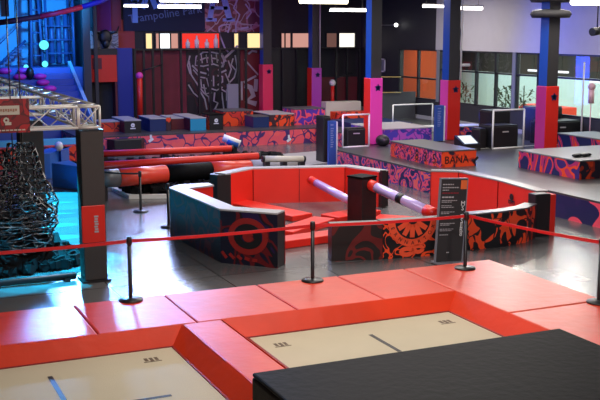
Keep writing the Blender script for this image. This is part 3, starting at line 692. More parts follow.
# ================================================================ COLUMNS
def column(x, y, z0, wd, padh, mfront, mleft, label, blue=True, top=6.3, grp='padded columns'):
    t = thing('column', label, 'column', (x, y, z0), 0, grp); h = wd / 2
    part('shaft', MB().box(x - h * .82, x + h * .82, y - h * .82, y + h * .82, z0, top, [0, 0, 0, 0, 0, 1]), [M['coldark'], M['colbluelit'] if blue else M['coldark']], t)
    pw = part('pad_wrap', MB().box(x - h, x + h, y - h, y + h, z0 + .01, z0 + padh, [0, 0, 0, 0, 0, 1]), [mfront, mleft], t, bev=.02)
    e = MB(); stroke(e, arc(0, 0, .05, 0, 2 * PI, 8), .08, facing((x + .05, y - h - .005, z0 + padh - .32)))
    for k in range(5): a = k * 1.257 + .3; stroke(e, [(0, 0), (.12 * math.cos(a), .12 * math.sin(a))], .035, facing((x + .05, y - h - .005, z0 + padh - .32)))
    part('emblem', e, M['navy'], pw)
    return t
c1 = column(19.58, 25.3, .6, .49, 2.12, M['red'], M['maglitpad'], 'red and magenta-lit padded column, rightmost and nearest')
column(19.38, 30.45, .6, .52, 2.08, M['red'], M['pinkandlitpad'], 'red padded column with pink-lit side, right of centre before the windows')
c3 = column(16.22, 30.25, .6, .47, 2.22, M['pinkandlitpad'], M['red'], 'pink-lit padded column with blue-lit shaft near the picture centre')
column(19.5, 42.0, .6, .50, 2.12, M['violetlitpad'], M['red'], 'magenta-lit padded column at the back, second from the left', blue=True)
column(17.62, 43.2, .6, .50, 2.26, M['roselitpad'], M['roselitpad'], 'rose-lit red padded column beside the wall mural', blue=True)
t = thing('pipe', 'white vertical pipe on the column before the windows', 'pipe', (19.65, 30.08, 2.7))
part('tube', MB().tube([(19.60, 30.16, 2.70), (19.60, 30.16, 6.25)], .035, 8), M['white'], t); part('bracket', MB().tube([(19.60, 30.16, 3.2), (19.95, 30.16, 3.2)], .05, 8), M['white'], t)
single('pipe', MB().tube([(19.6, 41.62, 2.72), (19.6, 41.62, 6.25)], .03, 8), M['grey'], 'thin grey pipe on the magenta-lit padded back column', 'pipe')
def disc(label, x, y, z, r=.62, h=.26):
    t = thing('ring_speaker', label, 'speaker', (x, y, z))
    part('ring', MB().lathe((x, y, z), [(.28, .03), (r * .9, 0), (r, h * .4), (r * .9, h * .8), (.28, h), (.28, .03)], 24), M['rubber'], t)
    return t
disc('black ring around the nearest padded column, lower of two', 19.58, 25.3, 4.76)
disc('black ring around the nearest padded column, upper of two at the top edge', 19.58, 25.3, 5.22, .66)
p = PY(597, 32, 24.0); t = thing('ceiling_spotlight', 'black spotlight hanging at the upper right edge', 'light', tuple(p))
part('head', MB().tube([p + Vector((-.18, 0, 0)), p + Vector((.25, .1, .05))], .12, 12), M['black'], t); part('stem', MB().tube([p, (p.x, p.y, 6.3)], .02, 6), M['black'], t)
# dark posts at the left back
single('steel_post', MB().box(8.95, 9.25, 41.4, 41.7, 0, 6.3), M['coldark'], 'dark steel post left of centre of the blue area, wider one', 'post', 'dark posts beside the blue steps')
single('steel_post', MB().box(9.6, 9.74, 42.3, 42.45, 0, 6.3), M['coldark'], 'thin dark steel post beside the grey mural panel', 'post', 'dark posts beside the blue steps')

# ================================================================ RIGHT PLATFORM BLOCKS
def block(label, x0, x1, y0, y1, z0, h, m_front, m_left, mt=None, group=None, name='padded_block', cat='block'):
    t = thing(name, label, cat, ((x0 + x1) / 2, (y0 + y1) / 2, z0), 0, group)
    part('body', MB().box(x0, x1, y0, y1, z0 + .002, z0 + h - .04, [0, 0, 0, 0, 0, 1]), [m_front, m_left], t)
    part('top_pad', MB().box(x0 - .015, x1 + .015, y0 - .015, y1 + .015, z0 + h - .04, z0 + h), mt or M['darkgrey'], t, bev=.01)
    return t
bc = block('orange and purple printed block with dark top left of the red column foot', 15.1, 16.25, 24.1, 27.0, .6, .48, P['boxcr'], P['boxc'])
tx = MB(); text(tx, 'BANA', .30, facing((15.60, 24.095, .80)), .008); stroke(tx, [(.95, -.1), (1.1, .05)], .07, facing((15.2, 24.094, .8)))
part('lettering', tx, M['black'], bc)
tx = MB()
for k, ch in enumerate('835'): text(tx, ch, .40, facing((15.095, 24.95 - .0 + .48 * (1 - k), .80), -PI / 2), .008)
part('lettering', tx, M['mark'], bc)
block('long low printed block under the nearest padded column', 17.12, 20.6, 20.7, 23.3, .6, .50, P['boxcr'], P['boxr'], M['midgrey'])
block('dark printed block at the right edge, behind the long low block', 21.15, 22.6, 21.5, 26.7, .6, .50, P['boxcr'], P['boxr'], M['midgrey'])
g_ = MB(); x, y = G(582, 157, 1.1)
for k in range(4): g_.sphere((x - .2 + k * .14, y + .05 * (k % 2), 1.15), (.12, .1, .05), 10)
single('folded_cloth', g_, M['black'], 'small crumpled black cloth lying on the long low block', 'cloth')
block('purple printed low block behind the orange block, under the pale grey top', 16.6, 18.6, 30.35, 32.6, .6, .48, P['purplerow'], P['purplerow'], M['grey'])
block('blue and pink printed block right of the red padded column', 19.75, 20.75, 30.3, 31.0, .6, .46, P['plat'], P['purplerow'], M['grey'])
block('navy low pad with a grey top, left of the white pad', 18.0, 20.3, 34.6, 37.2, .6, .22, M['navy'], M['navy'], M['navy'])
single('roll_mat', MB().tube([(19.0, 34.2, .75), (19.5, 34.2, .75)], .12, 12), M['teal'], 'small teal roll lying at the end of the navy pad', 'mat')
single('padded_slab', MB().box(19.0, 20.6, 33.0, 33.5, .6, .80), M['white'], 'bright white low slab before the dark wall', 'slab', bev=.02)
single('floor_tape', MB().box(17.8, 22.8, 27.55, 27.65, .601, .606), M['white'], 'white line taped across the platform by the windows', 'tape')

# white tube frames and black boxes behind
def goal(x0, x1, y, z0, z1, label, lean=0):
    t = thing('tube_frame', label, 'frame', ((x0 + x1) / 2, y, z0), 0, 'white tube frames')
    for a_, b_ in (((x0, y, z0 + .03), (x0, y, z1)), ((x1, y, z0 + .03), (x1, y, z1)), ((x0, y, z1), (x1, y, z1)), ((x0, y, z0 + .03), (x1, y, z0 + .03))):
        part('bar', MB().tube([a_, b_], .03, 8), M['white'], t)
    return t
goal(14.72, 15.78 - .1, 29.5, .6, 1.68, 'white square tube frame before black equipment, left of the pink-lit column')
goal(18.95, 20.15, 27.2, .6, 1.86, 'white square tube frame before black boxes, right of the red column')
goal(19.6, 21.4, 34.9, .6, 1.5, 'thin pale rail frame far back before the dark wall')
def bbox_(label, x0, x1, y0, y1, z0, h, bits=True):
    t = thing('equipment_case', label, 'case', ((x0 + x1) / 2, (y0 + y1) / 2, z0), 0, 'black equipment cases')
    bd = part('body', MB().box(x0, x1, y0, y1, z0, z0 + h), M['black'], t, bev=.03)
    part('lid', MB().box(x0 + .02, x1 - .02, y0 + .02, y1 - .02, z0 + h, z0 + h + .03), M['blackmetal'], t)
    if bits:
        s_ = MB(); s_.box((x0 + x1) / 2 - .12, (x0 + x1) / 2 + .12, y0 - .006, y0 - .001, z0 + h * .72, z0 + h * .78); part('name_plate', s_, M['greyink'], bd)
    return t
bbox_('low wide black case inside the left white tube frame', 14.95, 15.62, 29.62, 30.0, .6, .6)
bbox_('tall narrow black case left of the blue banner', 14.45, 14.72, 30.4, 31.0, 0, 1.55, False)
bbox_('wide black case inside the right white tube frame', 19.05, 20.05, 27.35, 28.1, .6, .72)
bbox_('black case standing higher behind the right white tube frame', 19.75, 20.55, 28.5, 29.2, .6, 1.1, False)
bbox_('black case left of the right white tube frame', 18.72, 19.0, 27.6, 28.1, .6, .62, False)
bbox_('long black case at the right edge under the windows', 21.3, 22.8, 27.6, 28.4, .6, .75)
bbox_('black case stacked behind at the right edge under the windows', 21.7, 22.8, 28.6, 29.4, .6, 1.15)
t = thing('sloped_console', 'small black console with a white screen beside the black cases', 'console', (18.1, 27.5, .6))
part('body', MB().add([(17.85, 27.2, .6), (18.5, 27.2, .6), (18.5, 27.75, .6), (17.85, 27.75, .6), (17.85, 27.2, .8), (18.5, 27.2, .8), (18.5, 27.75, 1.05), (17.85, 27.75, 1.05)], [(3, 2, 1, 0), (4, 5, 6, 7), (0, 1, 5, 4), (1, 2, 6, 5), (2, 3, 7, 6), (3, 0, 4, 7)]), M['black'], t)
part('screen', MB().add([(17.93, 27.25, .83), (18.42, 27.25, .83), (18.42, 27.68, 1.03), (17.93, 27.68, 1.03), (17.93, 27.25, .84), (18.42, 27.25, .84), (18.42, 27.68, 1.04), (17.93, 27.68, 1.04)], [(3, 2, 1, 0), (4, 5, 6, 7), (0, 1, 5, 4), (1, 2, 6, 5), (2, 3, 7, 6), (3, 0, 4, 7)]), emis('screen_glow', (.8, .9, 1), 1.0), t)
single('sandbag', MB().sphere((16.25, 29.6, .78), (.22, .3, .2)), M['black'], 'slumped black bag right of the left white tube frame', 'bag')
# banners
def banner(x, y, z0, wd, h, label):
    t = thing('banner_stand', label, 'banner', (x, y, z0), 0, 'blue banner stands')
    pn = part('panel', MB().box(x - wd / 2, x + wd / 2, y - .06, y + .06, z0 + .02, z0 + h), M['bluebanner'], t)
    part('base', MB().box(x - wd / 2 - .03, x + wd / 2 + .03, y - .15, y + .15, z0, z0 + .02), M['blackmetal'], t)
    part('white_edge', MB().box(x + wd / 2, x + wd / 2 + .05, y - .07, y + .07, z0 + .02, z0 + h * .98), M['ink'], t)
    s_ = MB(); 
    for k in range(9): s_.box(x - wd * .28, x + wd * (.02 + .06 * (k % 3)), y - .066, y - .061, z0 + h * (.42 + .05 * k), z0 + h * (.445 + .05 * k))
    s_.box(x - wd * .3, x + wd * .1, y - .066, y - .061, z0 + h * .9, z0 + h * .93)
    part('print', s_, M['palepurple'], pn)
banner(15.42 - .95, 29.75 - 1.2 + .9 + .35, .0 + .0, .26, 1.48, 'blue banner stand before the left white tube frame')
banner(18.66, 30.0, .6, .32, 1.25, 'blue banner stand beside the red padded column')
# pole in front of the right windows
x, y = G(583, 146, .6)
single('flag_pole', MB().tube([(22.5, 27.2, .6), (22.5, 27.2, 3.35)], .03, 8), M['white'], 'thin white pole standing before the right windows', 'pole')
single('floor_lamp', MB().tube([(22.6, 26.9, 2.0), (22.6, 26.9, 2.45)], .10, 10).sphere((22.6, 26.9, 2.55), .13, 10).tube([(22.6, 26.9, .6), (22.6, 26.9, 2.0)], .02, 6), mat('pink_glass', (.75, .45, .5), .3), 'pale pink standing lamp near the right windows', 'lamp')

# ================================================================ ROWS ON THE REAR PLATFORM
def rowblock(px0, px1, y0, dep, h, mf, ml, label, mt=None, z0=.6):
    x0 = PY(px0, 125, y0).x; x1 = PY(px1, 125, y0).x
    return block(label, x0, x1, y0, y0 + dep, z0, h, mf, ml, mt, 'low blocks in rows on the rear platform')
D_ = M['darkgrey']
RB = [(100, 122, 37.9, 1.0, .40, P['row1'], P['row1'], 'red and maroon printed block left of the black emblem block', M['grey']),
      (124.5, 141, 37.2, 1.9, .48, M['black'], M['maroon'], 'black block with white emblem, left end of the rear row', M['grey']),
      (150, 166, 37.4, 1.6, .50, M['navy'], M['navy'], 'dark navy block left of the thin orange block', M['grey']),
      (166.3, 171, 37.4, .8, .55, P['row3'], P['row3'], 'thin orange block between navy and maroon blocks', M['grey']),
      (171.5, 190, 37.8, 1.5, .45, M['maroon'], M['maroon'], 'maroon block left of the teal block', M['grey']),
      (190.4, 206, 37.0, 2.2, .50, M['teal'], M['maroon'], 'bright teal block in the rear row', M['grey']),
      (209.4, 223, 37.1, 1.0, .60, M['black'], P['row1'], 'black block with white emblem right of the teal block', M['blackpad']),
      (223.5, 253, 38.2, 1.2, .62, P['row1'], P['row1'], 'orange and maroon printed block right of the black emblem block', M['darkgrey']),
      (253.4, 269, 37.2, .95, .45, M['navy'], M['navy'], 'navy block between two orange printed blocks', M['darkgrey']),
      (269.4, 294, 37.4, 1.8, .50, P['row3'], P['row3'], 'orange block with dark stripes left of the pink printed block', M['grey']),
      (294.4, 325, 37.6, 1.2, .66, P['row2'], P['row2'], 'pink and purple printed block at the right end of the rear row', M['darkgrey'])]
for a_ in RB:
    b_ = rowblock(*a_[:8], mt=a_[8])
    if a_[5] is M['black']:
        e = MB(); xc = (PY(a_[0], 125, a_[2]).x + PY(a_[1], 125, a_[2]).x) / 2; stroke(e, arc(0, 0, .05, 0, 2 * PI, 8), .06, facing((xc, a_[2] - .004, .6 + a_[4] * .6))); stroke(e, [(-.1, -.12), (.1, -.12)], .04, facing((xc, a_[2] - .004, .6 + a_[4] * .6)))
        part('emblem', e, M['ink'], b_)
single('padded_wedge', MB().prism([(PY(113, 140, 36.1).x, 35.9), (PY(140, 140, 36.1).x, 35.9), (PY(146, 140, 36.1).x, 36.3), (PY(108, 140, 36.1).x, 36.3)], 0.0, .50), M['black'], 'black wedge against the left end of the salmon printed platform', 'wedge', bev=.02)
for px, col, lab in ((151, 'ink', 'small white emblem plate at the left of the salmon platform front'), (289, 'ink', 'small white emblem plate on the salmon platform front near the pink-lit column')):
    p = PY(px, 139, 36.33)
    e = MB(); stroke(e, [(-.08, -.1), (.08, .02)], .10, facing((p.x, 36.345, p.z))); stroke(e, [(0, .02), (0, .16)], .08, facing((p.x, 36.345, p.z)))
    single('emblem_plate', e, M[col], lab, 'emblem')
single('white_ledge', MB().box(PY(324, 107, 40).x, PY(359, 107, 40).x, 39.8, 40.3, .6, 1.32), M['cream'], 'low cream block before the dark cage at the back', 'block', bev=.02)
single('red_mat', MB().box(PY(321, 107, 40).x, PY(362, 107, 40).x, 38.4, 39.1, .6, .98), P['row1'], 'low orange printed block before the cream block', 'block', bev=.02)

# ================================================================ BACK WALL
def wx(px, Y=YB): return PY(px, 60, Y).x
def wz(py, px=200, Y=YB): return PY(px, py, Y).z
fy = YB - .03
mu = thing('wall_mural', 'black and white mural with a large mask-like drawing on the back wall', 'mural', (wx(212), fy, .6))
part('panel', MB().box(wx(186), wx(240) - .01, fy, fy + .025, .62, wz(50)), P['mural'], mu)
sk = MB(); cx = wx(212); cz = wz(78); Mx = facing((cx, fy - .002, cz)); k_ = (wx(238) - wx(188)) / 50
def SK(pts, wd=1.3): stroke(sk, [((x - 212) * k_, (78 - y) * k_) for x, y in pts], wd * k_, Mx, .01)
SK([(189, 62), (191, 75), (197, 84), (203, 92), (208, 96)]); SK([(235, 57), (237, 68), (234, 78), (228, 84)])
SK([(196, 58), (203, 54), (212, 54), (222, 56), (226, 63)]); SK([(197, 62), (206, 59), (216, 60), (224, 66)]); SK([(196, 58), (195, 66), (203, 67), (213, 65), (222, 68)])
for x in (201, 206, 211, 216): SK([(x, 56), (x + 1, 64)], 1)
SK([(200, 79), (201, 87), (206, 88)]); SK([(206, 78), (208, 86), (211, 80)]); SK([(213, 76), (213, 86)]); SK([(217, 76), (222, 77), (222, 82), (217, 85)], 1.6); SK([(225, 74), (229, 83)])
SK([(208, 96), (210, 108)]); SK([(214, 92), (213, 100), (217, 102), (214, 108)], 1.6); SK([(221, 92), (223, 108)]); SK([(224, 60), (230, 55), (238, 48)], 2.2); SK([(221, 55), (224, 62), (222, 68)], 2); SK([(227, 90), (234, 92)], 1.2)
for pts, wd in (([(192, 66), (198, 72), (206, 74)], 1.6), ([(193, 70), (199, 77), (205, 78)], 1.2), ([(198, 88), (204, 98), (206, 108)], 1.4), ([(203, 84), (205, 93), (211, 92)], 1.4), ([(219, 88), (226, 92), (226, 100)], 1.4), ([(228, 62), (231, 70), (228, 78)], 1.4), ([(207, 69), (210, 73), (208, 76)], 1.6), ([(218, 70), (221, 73), (226, 71)], 1.8), ([(190, 57), (187.5, 66), (190, 74)], 1.3), ([(210, 88), (216, 90), (222, 87)], 1.3), ([(230, 84), (226, 90), (231, 98), (236, 104)], 1.6), ([(188, 84), (193, 92), (199, 97)], 1.2), ([(233, 60), (231, 66), (236, 72)], 1.3)): SK(pts, wd)
part('mask_lines', sk, M['greyink'], mu)
m2 = thing('wall_mural', 'red and lilac mural panel right of the mask drawing', 'mural', (wx(251), fy, .6))
part('panel', MB().box(wx(240) + .01, wx(261), fy, fy + .025, .62, wz(50)), mat('mural_red', (.16, .015, .02), .6), m2)
sk = MB(); Mx = facing((wx(250), fy - .002, wz(78)))
def S2(pts, wd): stroke(sk, [((x - 250) * k_, (78 - y) * k_) for x, y in pts], wd * k_, Mx, .01)
S2([(243, 83), (256, 77)], 2); S2([(244, 61), (258, 76)], 1.5); S2([(244, 86), (250, 88), (253, 96), (246, 101), (256, 104)], 5); S2([(256, 80), (255, 92)], 4); S2([(241, 82), (241, 100)], 2); S2([(248, 56), (252, 53), (257, 54)], 2)
part('white_shapes', sk, M['greyink'], m2)
single('wall_panel', MB().box(wx(134), wx(186) - .01, fy, fy + .025, .62, wz(50)), mat('maroon_wall_panel', (.17, .016, .03), .6, var=.5, vscale=1.2), 'dark maroon wall panel behind the black cage posts', 'panel')
up = thing('wall_mural', 'lilac and red upper mural above the lit openings', 'mural', (wx(240), fy, wz(33)))
part('panel', MB().box(wx(205), wx(262), fy, fy + .025, wz(32), 6.2), P['mural2'], up)
sk = MB(); Mx = facing((wx(220), fy - .006, wz(10)))
def S3(pts, wd, z=.012): stroke(sk, [((x - 220) * k_, (10 - y) * k_) for x, y in pts], wd * k_, Mx, z)
S3([(216, -6), (212, 8), (210, 19)], 5); S3([(223, -6), (227, 8), (230, 19)], 6); S3([(206, 19), (217, 19)], 3); S3([(223, 19), (235, 19)], 3); S3([(211, 8), (228, 8)], 3)
part('letter_shape', sk, mat('pale_blue_ink', (.22, .30, .75), .5), up)
sk = MB(); S3([(219, 26), (222, 24), (230, 23), (228, 31)], 1.5); S3([(219, 26), (220, 34), (225, 46), (228, 49)], 1.5); S3([(238, 0), (234, 8), (240, 14), (236, 24), (236, 32)], 1.5); S3([(246, 4), (252, 12), (247, 18)], 1.5); S3([(241, 27), (249, 26)], 1.8)
part('white_lines', sk, mat('lilac_ink', (.40, .33, .55), .6), up)
bn = thing('wall_banner', 'big navy banner with cut-off pale blue letters at the top left of the back wall', 'banner', (wx(160), fy - .3, wz(30)))
part('cloth', MB().box(wx(124), wx(205), fy - .05, fy - .02, wz(31), 6.2), mat('navy_cloth', (.010, .014, .05), .8), bn)
SKY = mat('sky_blue_ink', (.15, .33, .85), .5); Mx = facing((wx(160), fy - .056, wz(10)))
def S4(pts, wd): stroke(sk, [((x - 160) * k_, (10 - y) * k_) for x, y in pts], wd * k_, Mx, .012)
for grp in ([([(137, 22), (137, 2)], 5), ([(137, 4), (131, -6)], 4), ([(137, 4), (144, -6)], 4)], [([(144, 9), (150, -6)], 5), ([(151, -6), (157, 9)], 5)], [([(162, 6), (162, -6)], 5)], [([(176, 5), (176, -6)], 5)], [([(185, 5), (192, 5)], 3)]):
    sk = MB()
    for pts, wd in grp: S4(pts, wd)
    part('big_letter', sk, SKY, bn)
sk = MB(); text(sk, 'Trampoline Park', .50, facing((wx(166), fy - .056, wz(14.5)), 0, .14)); part('small_letters', sk, mat('dim_blue_ink', (.10, .15, .38), .6), bn)
single('wall_panel', MB().box(wx(113), wx(135), fy - .01, fy + .02, wz(48), wz(20)), mat('dull_red_panel', (.35, .03, .04), .6), 'dull red wall panel between the grey picture and the navy banner', 'panel')
# lit openings in the back wall
EM = dict(w=emis('white_opening_glow', (.9, .95, 1), 1.3), y=emis('warm_opening_glow', (1, .72, .35), 1.0), p=emis('pink_opening_glow', (.85, .42, .35), .6), r=emis('red_opening_glow', (.85, .04, .03), .9), g=emis('cream_opening_glow', (.9, .85, .75), 1.2), d=emis('dim_opening_glow', (.25, .12, .10), .5))
ow = [(146, 152, 'y'), (156, 159, 'p'), (160, 170, 'w'), (171, 178, 'p'), (182, 219, 'r'), (234, 238, 'y'), (247, 261, 'y'), (281, 284, 'p'), (285, 290, 'p'), (292, 308, 'p'), (326, 336, 'd'), (338.5, 354, 'g')]
for i, (a_, b_, e_) in enumerate(ow):
    x0, x1, z0, z1 = wx(a_), wx(b_), wz(48), wz(33.5)
    o_ = struct('window_%d' % (i + 20), MB().box(x0 - .05, x0, fy - .06, fy + .02, z0 - .05, z1 + .05).box(x1, x1 + .05, fy - .06, fy + .02, z0 - .05, z1 + .05).box(x0, x1, fy - .06, fy + .02, z1, z1 + .05).box(x0, x1, fy - .06, fy + .02, z0 - .05, z0), M['frame'])
    part('pane', MB().box(x0, x1, fy, fy + .02, z0, z1), EM[e_], o_)
for px, h in ((187, .4), (196, .55), (206, .4), (215, .6)):
    b_ = MB().lathe((wx(px), fy - .12, wz(48)), [(.001, 0), (.10, 0), (.11, h * .6), (.05, h * .75), (.04, h), (.001, h)], 10)
    single('bottle', b_, M['white'], {187: 'leftmost', 196: 'second from the left', 206: 'third from the left', 215: 'rightmost'}[px] + ' white bottle on the ledge before the red opening', 'bottle', 'white bottles on the ledge')
# long ledge and cage posts
single('wall_ledge', MB().box(wx(134), wx(361), fy - .22, fy - .03, wz(50), wz(48.3)), M['blackmetal'], 'long dark ledge running under the lit openings', 'ledge')
cg = thing('cage_frame', 'tall black post-and-rail cage along the back wall', 'frame', (wx(245), YB - 1, .6))
cy = YB - .9
for px in (135, 144, 153, 162, 181, 199, 210, 220, 238, 246, 283, 297, 336, 347, 359.5):
    x = PY(px, 70, cy).x; part('post', MB().box(x - .045, x + .045, cy - .04, cy + .04, .6, wz(49, 200, cy)), M['blackmetal'], cg)
part('rail', MB().box(PY(134, 60, cy).x, PY(361, 60, cy).x, cy - .05, cy + .05, wz(50, 200, cy), wz(48.6, 200, cy)), M['blackmetal'], cg)
part('rail', MB().box(PY(134, 60, cy).x, PY(361, 60, cy).x, cy - .05, cy + .05, .62, .70), M['blackmetal'], cg)
part('upper_red_pad', MB().box(PY(320, 90, cy).x, PY(358, 90, cy).x, cy + .1, cy + .2, .6, wz(80, 200, cy)), M['maroon'], cg)
single('dark_pad', MB().box(PY(272, 90, cy).x, PY(306, 90, cy).x, cy + .12, cy + .24, .6, wz(50, 200, cy)), M['black'], 'black padding behind the cage right of the pink-lit column', 'pad')
def arm(px, label, Y=42.2, py0=104, py1=77):
    a_, b_ = PY(px, py0, Y), PY(px, py1, Y); a_.z = .6
    t = thing('sparring_post', label, 'post', tuple(a_), 0, 'red sparring posts')
    part('post', MB().tube([a_, (b_.x, b_.y, b_.z)], .12 if px < 300 else .08, 10), M['red'], t); part('head', MB().sphere((b_.x, b_.y, b_.z + .05), .16, 12), M['white'] if px > 300 else M['pinkandlitpad'], t)
    part('arm', MB().tube([b_ + Vector((.1, 0, .25)), b_ + Vector((1.0, 0, .5))], .035, 6), M['blackmetal'], t)
arm(139.5, 'red post with a black arm before the maroon panel'); arm(332.5, py1=84, label='red post with a white head before the cage, right of the magenta-lit column')
single('display_panel', MB().box(PY(227, 90, 42.6).x, PY(238, 90, 42.6).x, 42.55, 42.65, .75, wz(84, 232, 42.6)).box(PY(226.5, 90, 42.6).x, PY(238.5, 90, 42.6).x, 42.4, 42.8, .6, .75), M['mull'], 'grey upright display stand before the mask mural', 'display')
# blue door, red booth, grey picture
single('blue_pad', MB().box(wx(116.5, 42.9), wx(132.5, 42.9), 42.9, 43.1, .6, wz(48, 120, 42.9)), mat('deep_blue_vinyl', (.01, .025, .25), .5), 'tall deep blue wall pad left of the maroon panel', 'pad', bev=.02)
bt = thing('padded_booth', 'bright red fascia over a dark booth opening, left of the blue pad', 'booth', (wx(102, 42.8), 42.8, .6))
part('fascia', MB().box(wx(88, 42.8), wx(116, 42.8), 42.7, 43.3, wz(82, 100, 42.8), wz(55, 100, 42.8)), M['red'], bt)
part('top_board', MB().box(wx(87, 42.8), wx(117, 42.8), 42.72, 43.3, wz(55, 100, 42.8), wz(49, 100, 42.8)), M['black'], bt)
part('dark_patch', MB().box(wx(92, 42.8), wx(101, 42.8), 42.68, 42.7, wz(69, 100, 42.8), wz(58, 100, 42.8)), M['maroon'], bt)
for a_, b_ in ((88, 90), (114, 116)): part('side_panel', MB().box(wx(a_, 42.8), wx(b_, 42.8), 42.72, 43.3, .6, wz(82, 100, 42.8)), M['maroon'], bt)
part('back_panel', MB().box(wx(90, 42.8), wx(114, 42.8), 43.25, 43.3, .6, wz(82, 100, 42.8)), M['rubber'], bt)
sp = thing('wall_picture', 'grey picture panel with a black horned head above the red booth', 'picture', (wx(103, 43.3), 43.3, wz(49, 100, 43.3)))
part('panel', MB().box(wx(88, 43.3), wx(119, 43.3), 43.3, 43.35, wz(48.5, 100, 43.3), wz(31, 100, 43.3)), P['skull'], sp)
hx, hz = wx(106, 43.2), wz(37, 106, 43.2)
part('head', MB().sphere((hx, 43.2, hz), (.28, .12, .32)).sphere((hx, 43.15, hz - .28), (.16, .12, .2)), M['black'], sp)
part('horn', MB().tube([(hx - .2, 43.2, hz + .15), (hx - .5, 43.2, hz + .22), (hx - .6, 43.2, hz + .45)], .06, 8, r1=.02), M['black'], sp)
part('horn', MB().tube([(hx + .2, 43.2, hz + .15), (hx + .5, 43.2, hz + .22), (hx + .6, 43.2, hz + .45)], .06, 8, r1=.02), M['black'], sp)
single('curtain', MB().box(wx(98, 43.5), wx(112, 43.5), 43.45, 43.5, wz(31, 100, 43.4), 6.2), mat('dark_magenta_cloth', (.14, .01, .12), .8), 'dark magenta hanging cloth above the grey picture', 'curtain')
single('wall_panel', MB().box(wx(112, 43.6), wx(122, 43.6), 43.55, 43.6, wz(31, 100, 43.6), 6.2), mat('dull_red_cloth', (.22, .02, .03), .8), 'dull red strip right of the magenta cloth', 'panel')

# ================================================================ BLUE STAIR AREA
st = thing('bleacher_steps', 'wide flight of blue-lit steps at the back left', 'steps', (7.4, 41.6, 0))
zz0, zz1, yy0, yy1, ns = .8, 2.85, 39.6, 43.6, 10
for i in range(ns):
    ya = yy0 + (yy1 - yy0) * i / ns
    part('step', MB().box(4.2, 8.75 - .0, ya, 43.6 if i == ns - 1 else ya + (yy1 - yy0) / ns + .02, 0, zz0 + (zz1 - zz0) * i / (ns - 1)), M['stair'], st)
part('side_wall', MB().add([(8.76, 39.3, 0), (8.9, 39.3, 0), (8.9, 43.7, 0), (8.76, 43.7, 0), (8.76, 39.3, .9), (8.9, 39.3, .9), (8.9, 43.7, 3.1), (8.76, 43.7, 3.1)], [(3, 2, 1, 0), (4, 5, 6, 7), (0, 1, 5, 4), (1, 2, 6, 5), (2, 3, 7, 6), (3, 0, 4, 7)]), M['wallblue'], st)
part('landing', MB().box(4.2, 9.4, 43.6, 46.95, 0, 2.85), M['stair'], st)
cs = []
for k, (px, py) in enumerate([(5, 73), (24, 73), (40, 74), (20, 80), (43, 84), (50, 91)]):
    # find the step that carries the cushion along this line of sight
    for i in range(ns):
        z = zz0 + (zz1 - zz0) * i / (ns - 1); y_ = yy0 + (yy1 - yy0) * (i + .5) / ns; p = PY(px, py, y_)
        if p.z >= z: best = (p.x, y_, z)
    x, y_, z = best; cs.append(best)
cl_ = ['at the far left of the steps', 'upper one left of the dark bag', 'upper right one on the steps', 'below the upper left pair', 'large one on the middle steps', 'lowest on the steps']
for (x, y_, z), l_ in zip(cs, cl_):
    c_ = single('cushion', MB().sphere((0, 0, .13), (.27, .17, .13), 14), M['pinkseat'], 'magenta cushion ' + l_, 'cushion', 'magenta cushions on the blue steps'); c_.location = (x, y_, z)
c_ = single('bag', MB().sphere((0, 0, .25), (.17, .15, .26), 12), M['black'], 'dark bag among the magenta cushions on the steps', 'bag'); c_.location = (cs[3][0] + .42, cs[3][1] + .05, cs[3][2])
def tower(label, x0, x1, y0, y1, z0, z1, nr, taper=0):
    t = thing('climbing_tower', label, 'tower', ((x0 + x1) / 2, (y0 + y1) / 2, z0), 0, 'climbing towers')
    cs_ = [(x0, y0), (x1, y0), (x1, y1), (x0, y1)]; xm, ym = (x0 + x1) / 2, (y0 + y1) / 2
    tp = [(x + (xm - x) * taper, y + (ym - y) * taper) for x, y in cs_]
    for (a_, b_), (c2, d2) in zip(cs_, tp): part('post', MB().tube([(a_, b_, z0), (c2, d2, z1)], .06, 8), M['steelblue'], t)
    for i in range(1, nr):
        u = i / nr; m_ = MB(); pq = [(a_ + (c2 - a_) * u, b_ + (d2 - b_) * u, z0 + (z1 - z0) * u) for (a_, b_), (c2, d2) in zip(cs_, tp)]
        for k in range(4): m_.tube([pq[k], pq[(k + 1) % 4]], .035, 6)
        part('rung', m_, M['steelblue'], t)
    return t
tower('narrow blue-lit ladder tower left of the wider one', 7.35, 7.85, 44.3, 44.8, 2.85, 6.2, 7, .5)
t = tower('wide blue-lit climbing tower with a platform at its top', 8.0, 9.15, 44.2, 45.2, 2.85, 5.7, 5)
part('platform', MB().box(7.9, 9.25, 44.1, 45.3, 5.7, 5.8), M['steelblue'], t)
for k in range(3): part('hanging_bag', MB().tube([(8.3 + .3 * k, 44.6, 3.0), (8.3 + .3 * k, 44.6, 5.2)], .11, 10), M['steelblue'], t)
sr = thing('metal_stair', 'blue-lit metal stair with handrail climbing right at the far left', 'stairs', (6.6, 45.6, 2.85))
for i in range(8): part('tread', MB().box(6.2 + .13 * i, 6.2 + .13 * i + .2, 45.2, 46.2, 2.85 + .12 * i, 2.9 + .12 * i + .04), M['steelblue'], sr)
part('handrail', MB().tube([(6.0, 45.2, 3.6), (7.3, 45.2, 4.85)], .025, 6), M['steelblue'], sr)
part('stringer', MB().tube([(6.1, 45.2, 2.9), (7.3, 45.2, 3.95)], .06, 6), M['steelblue'], sr)
for px, py, z in ((44, 45, .2), (45, 64, .13), (26, 67, .1)):
    p = PY(px, py, 44.0); 
    single('lamp_globe', MB().sphere(tuple(p), z, 12), emis('cyan_lamp_glow_%d' % px, (.1, .8, 1), 1.4), {44: 'glowing cyan globe on the climbing tower, upper one', 45: 'glowing cyan globe at the foot of the tower', 26: 'small cyan light at the top of the steps'}[px], 'lamp', 'cyan lamps by the tower')
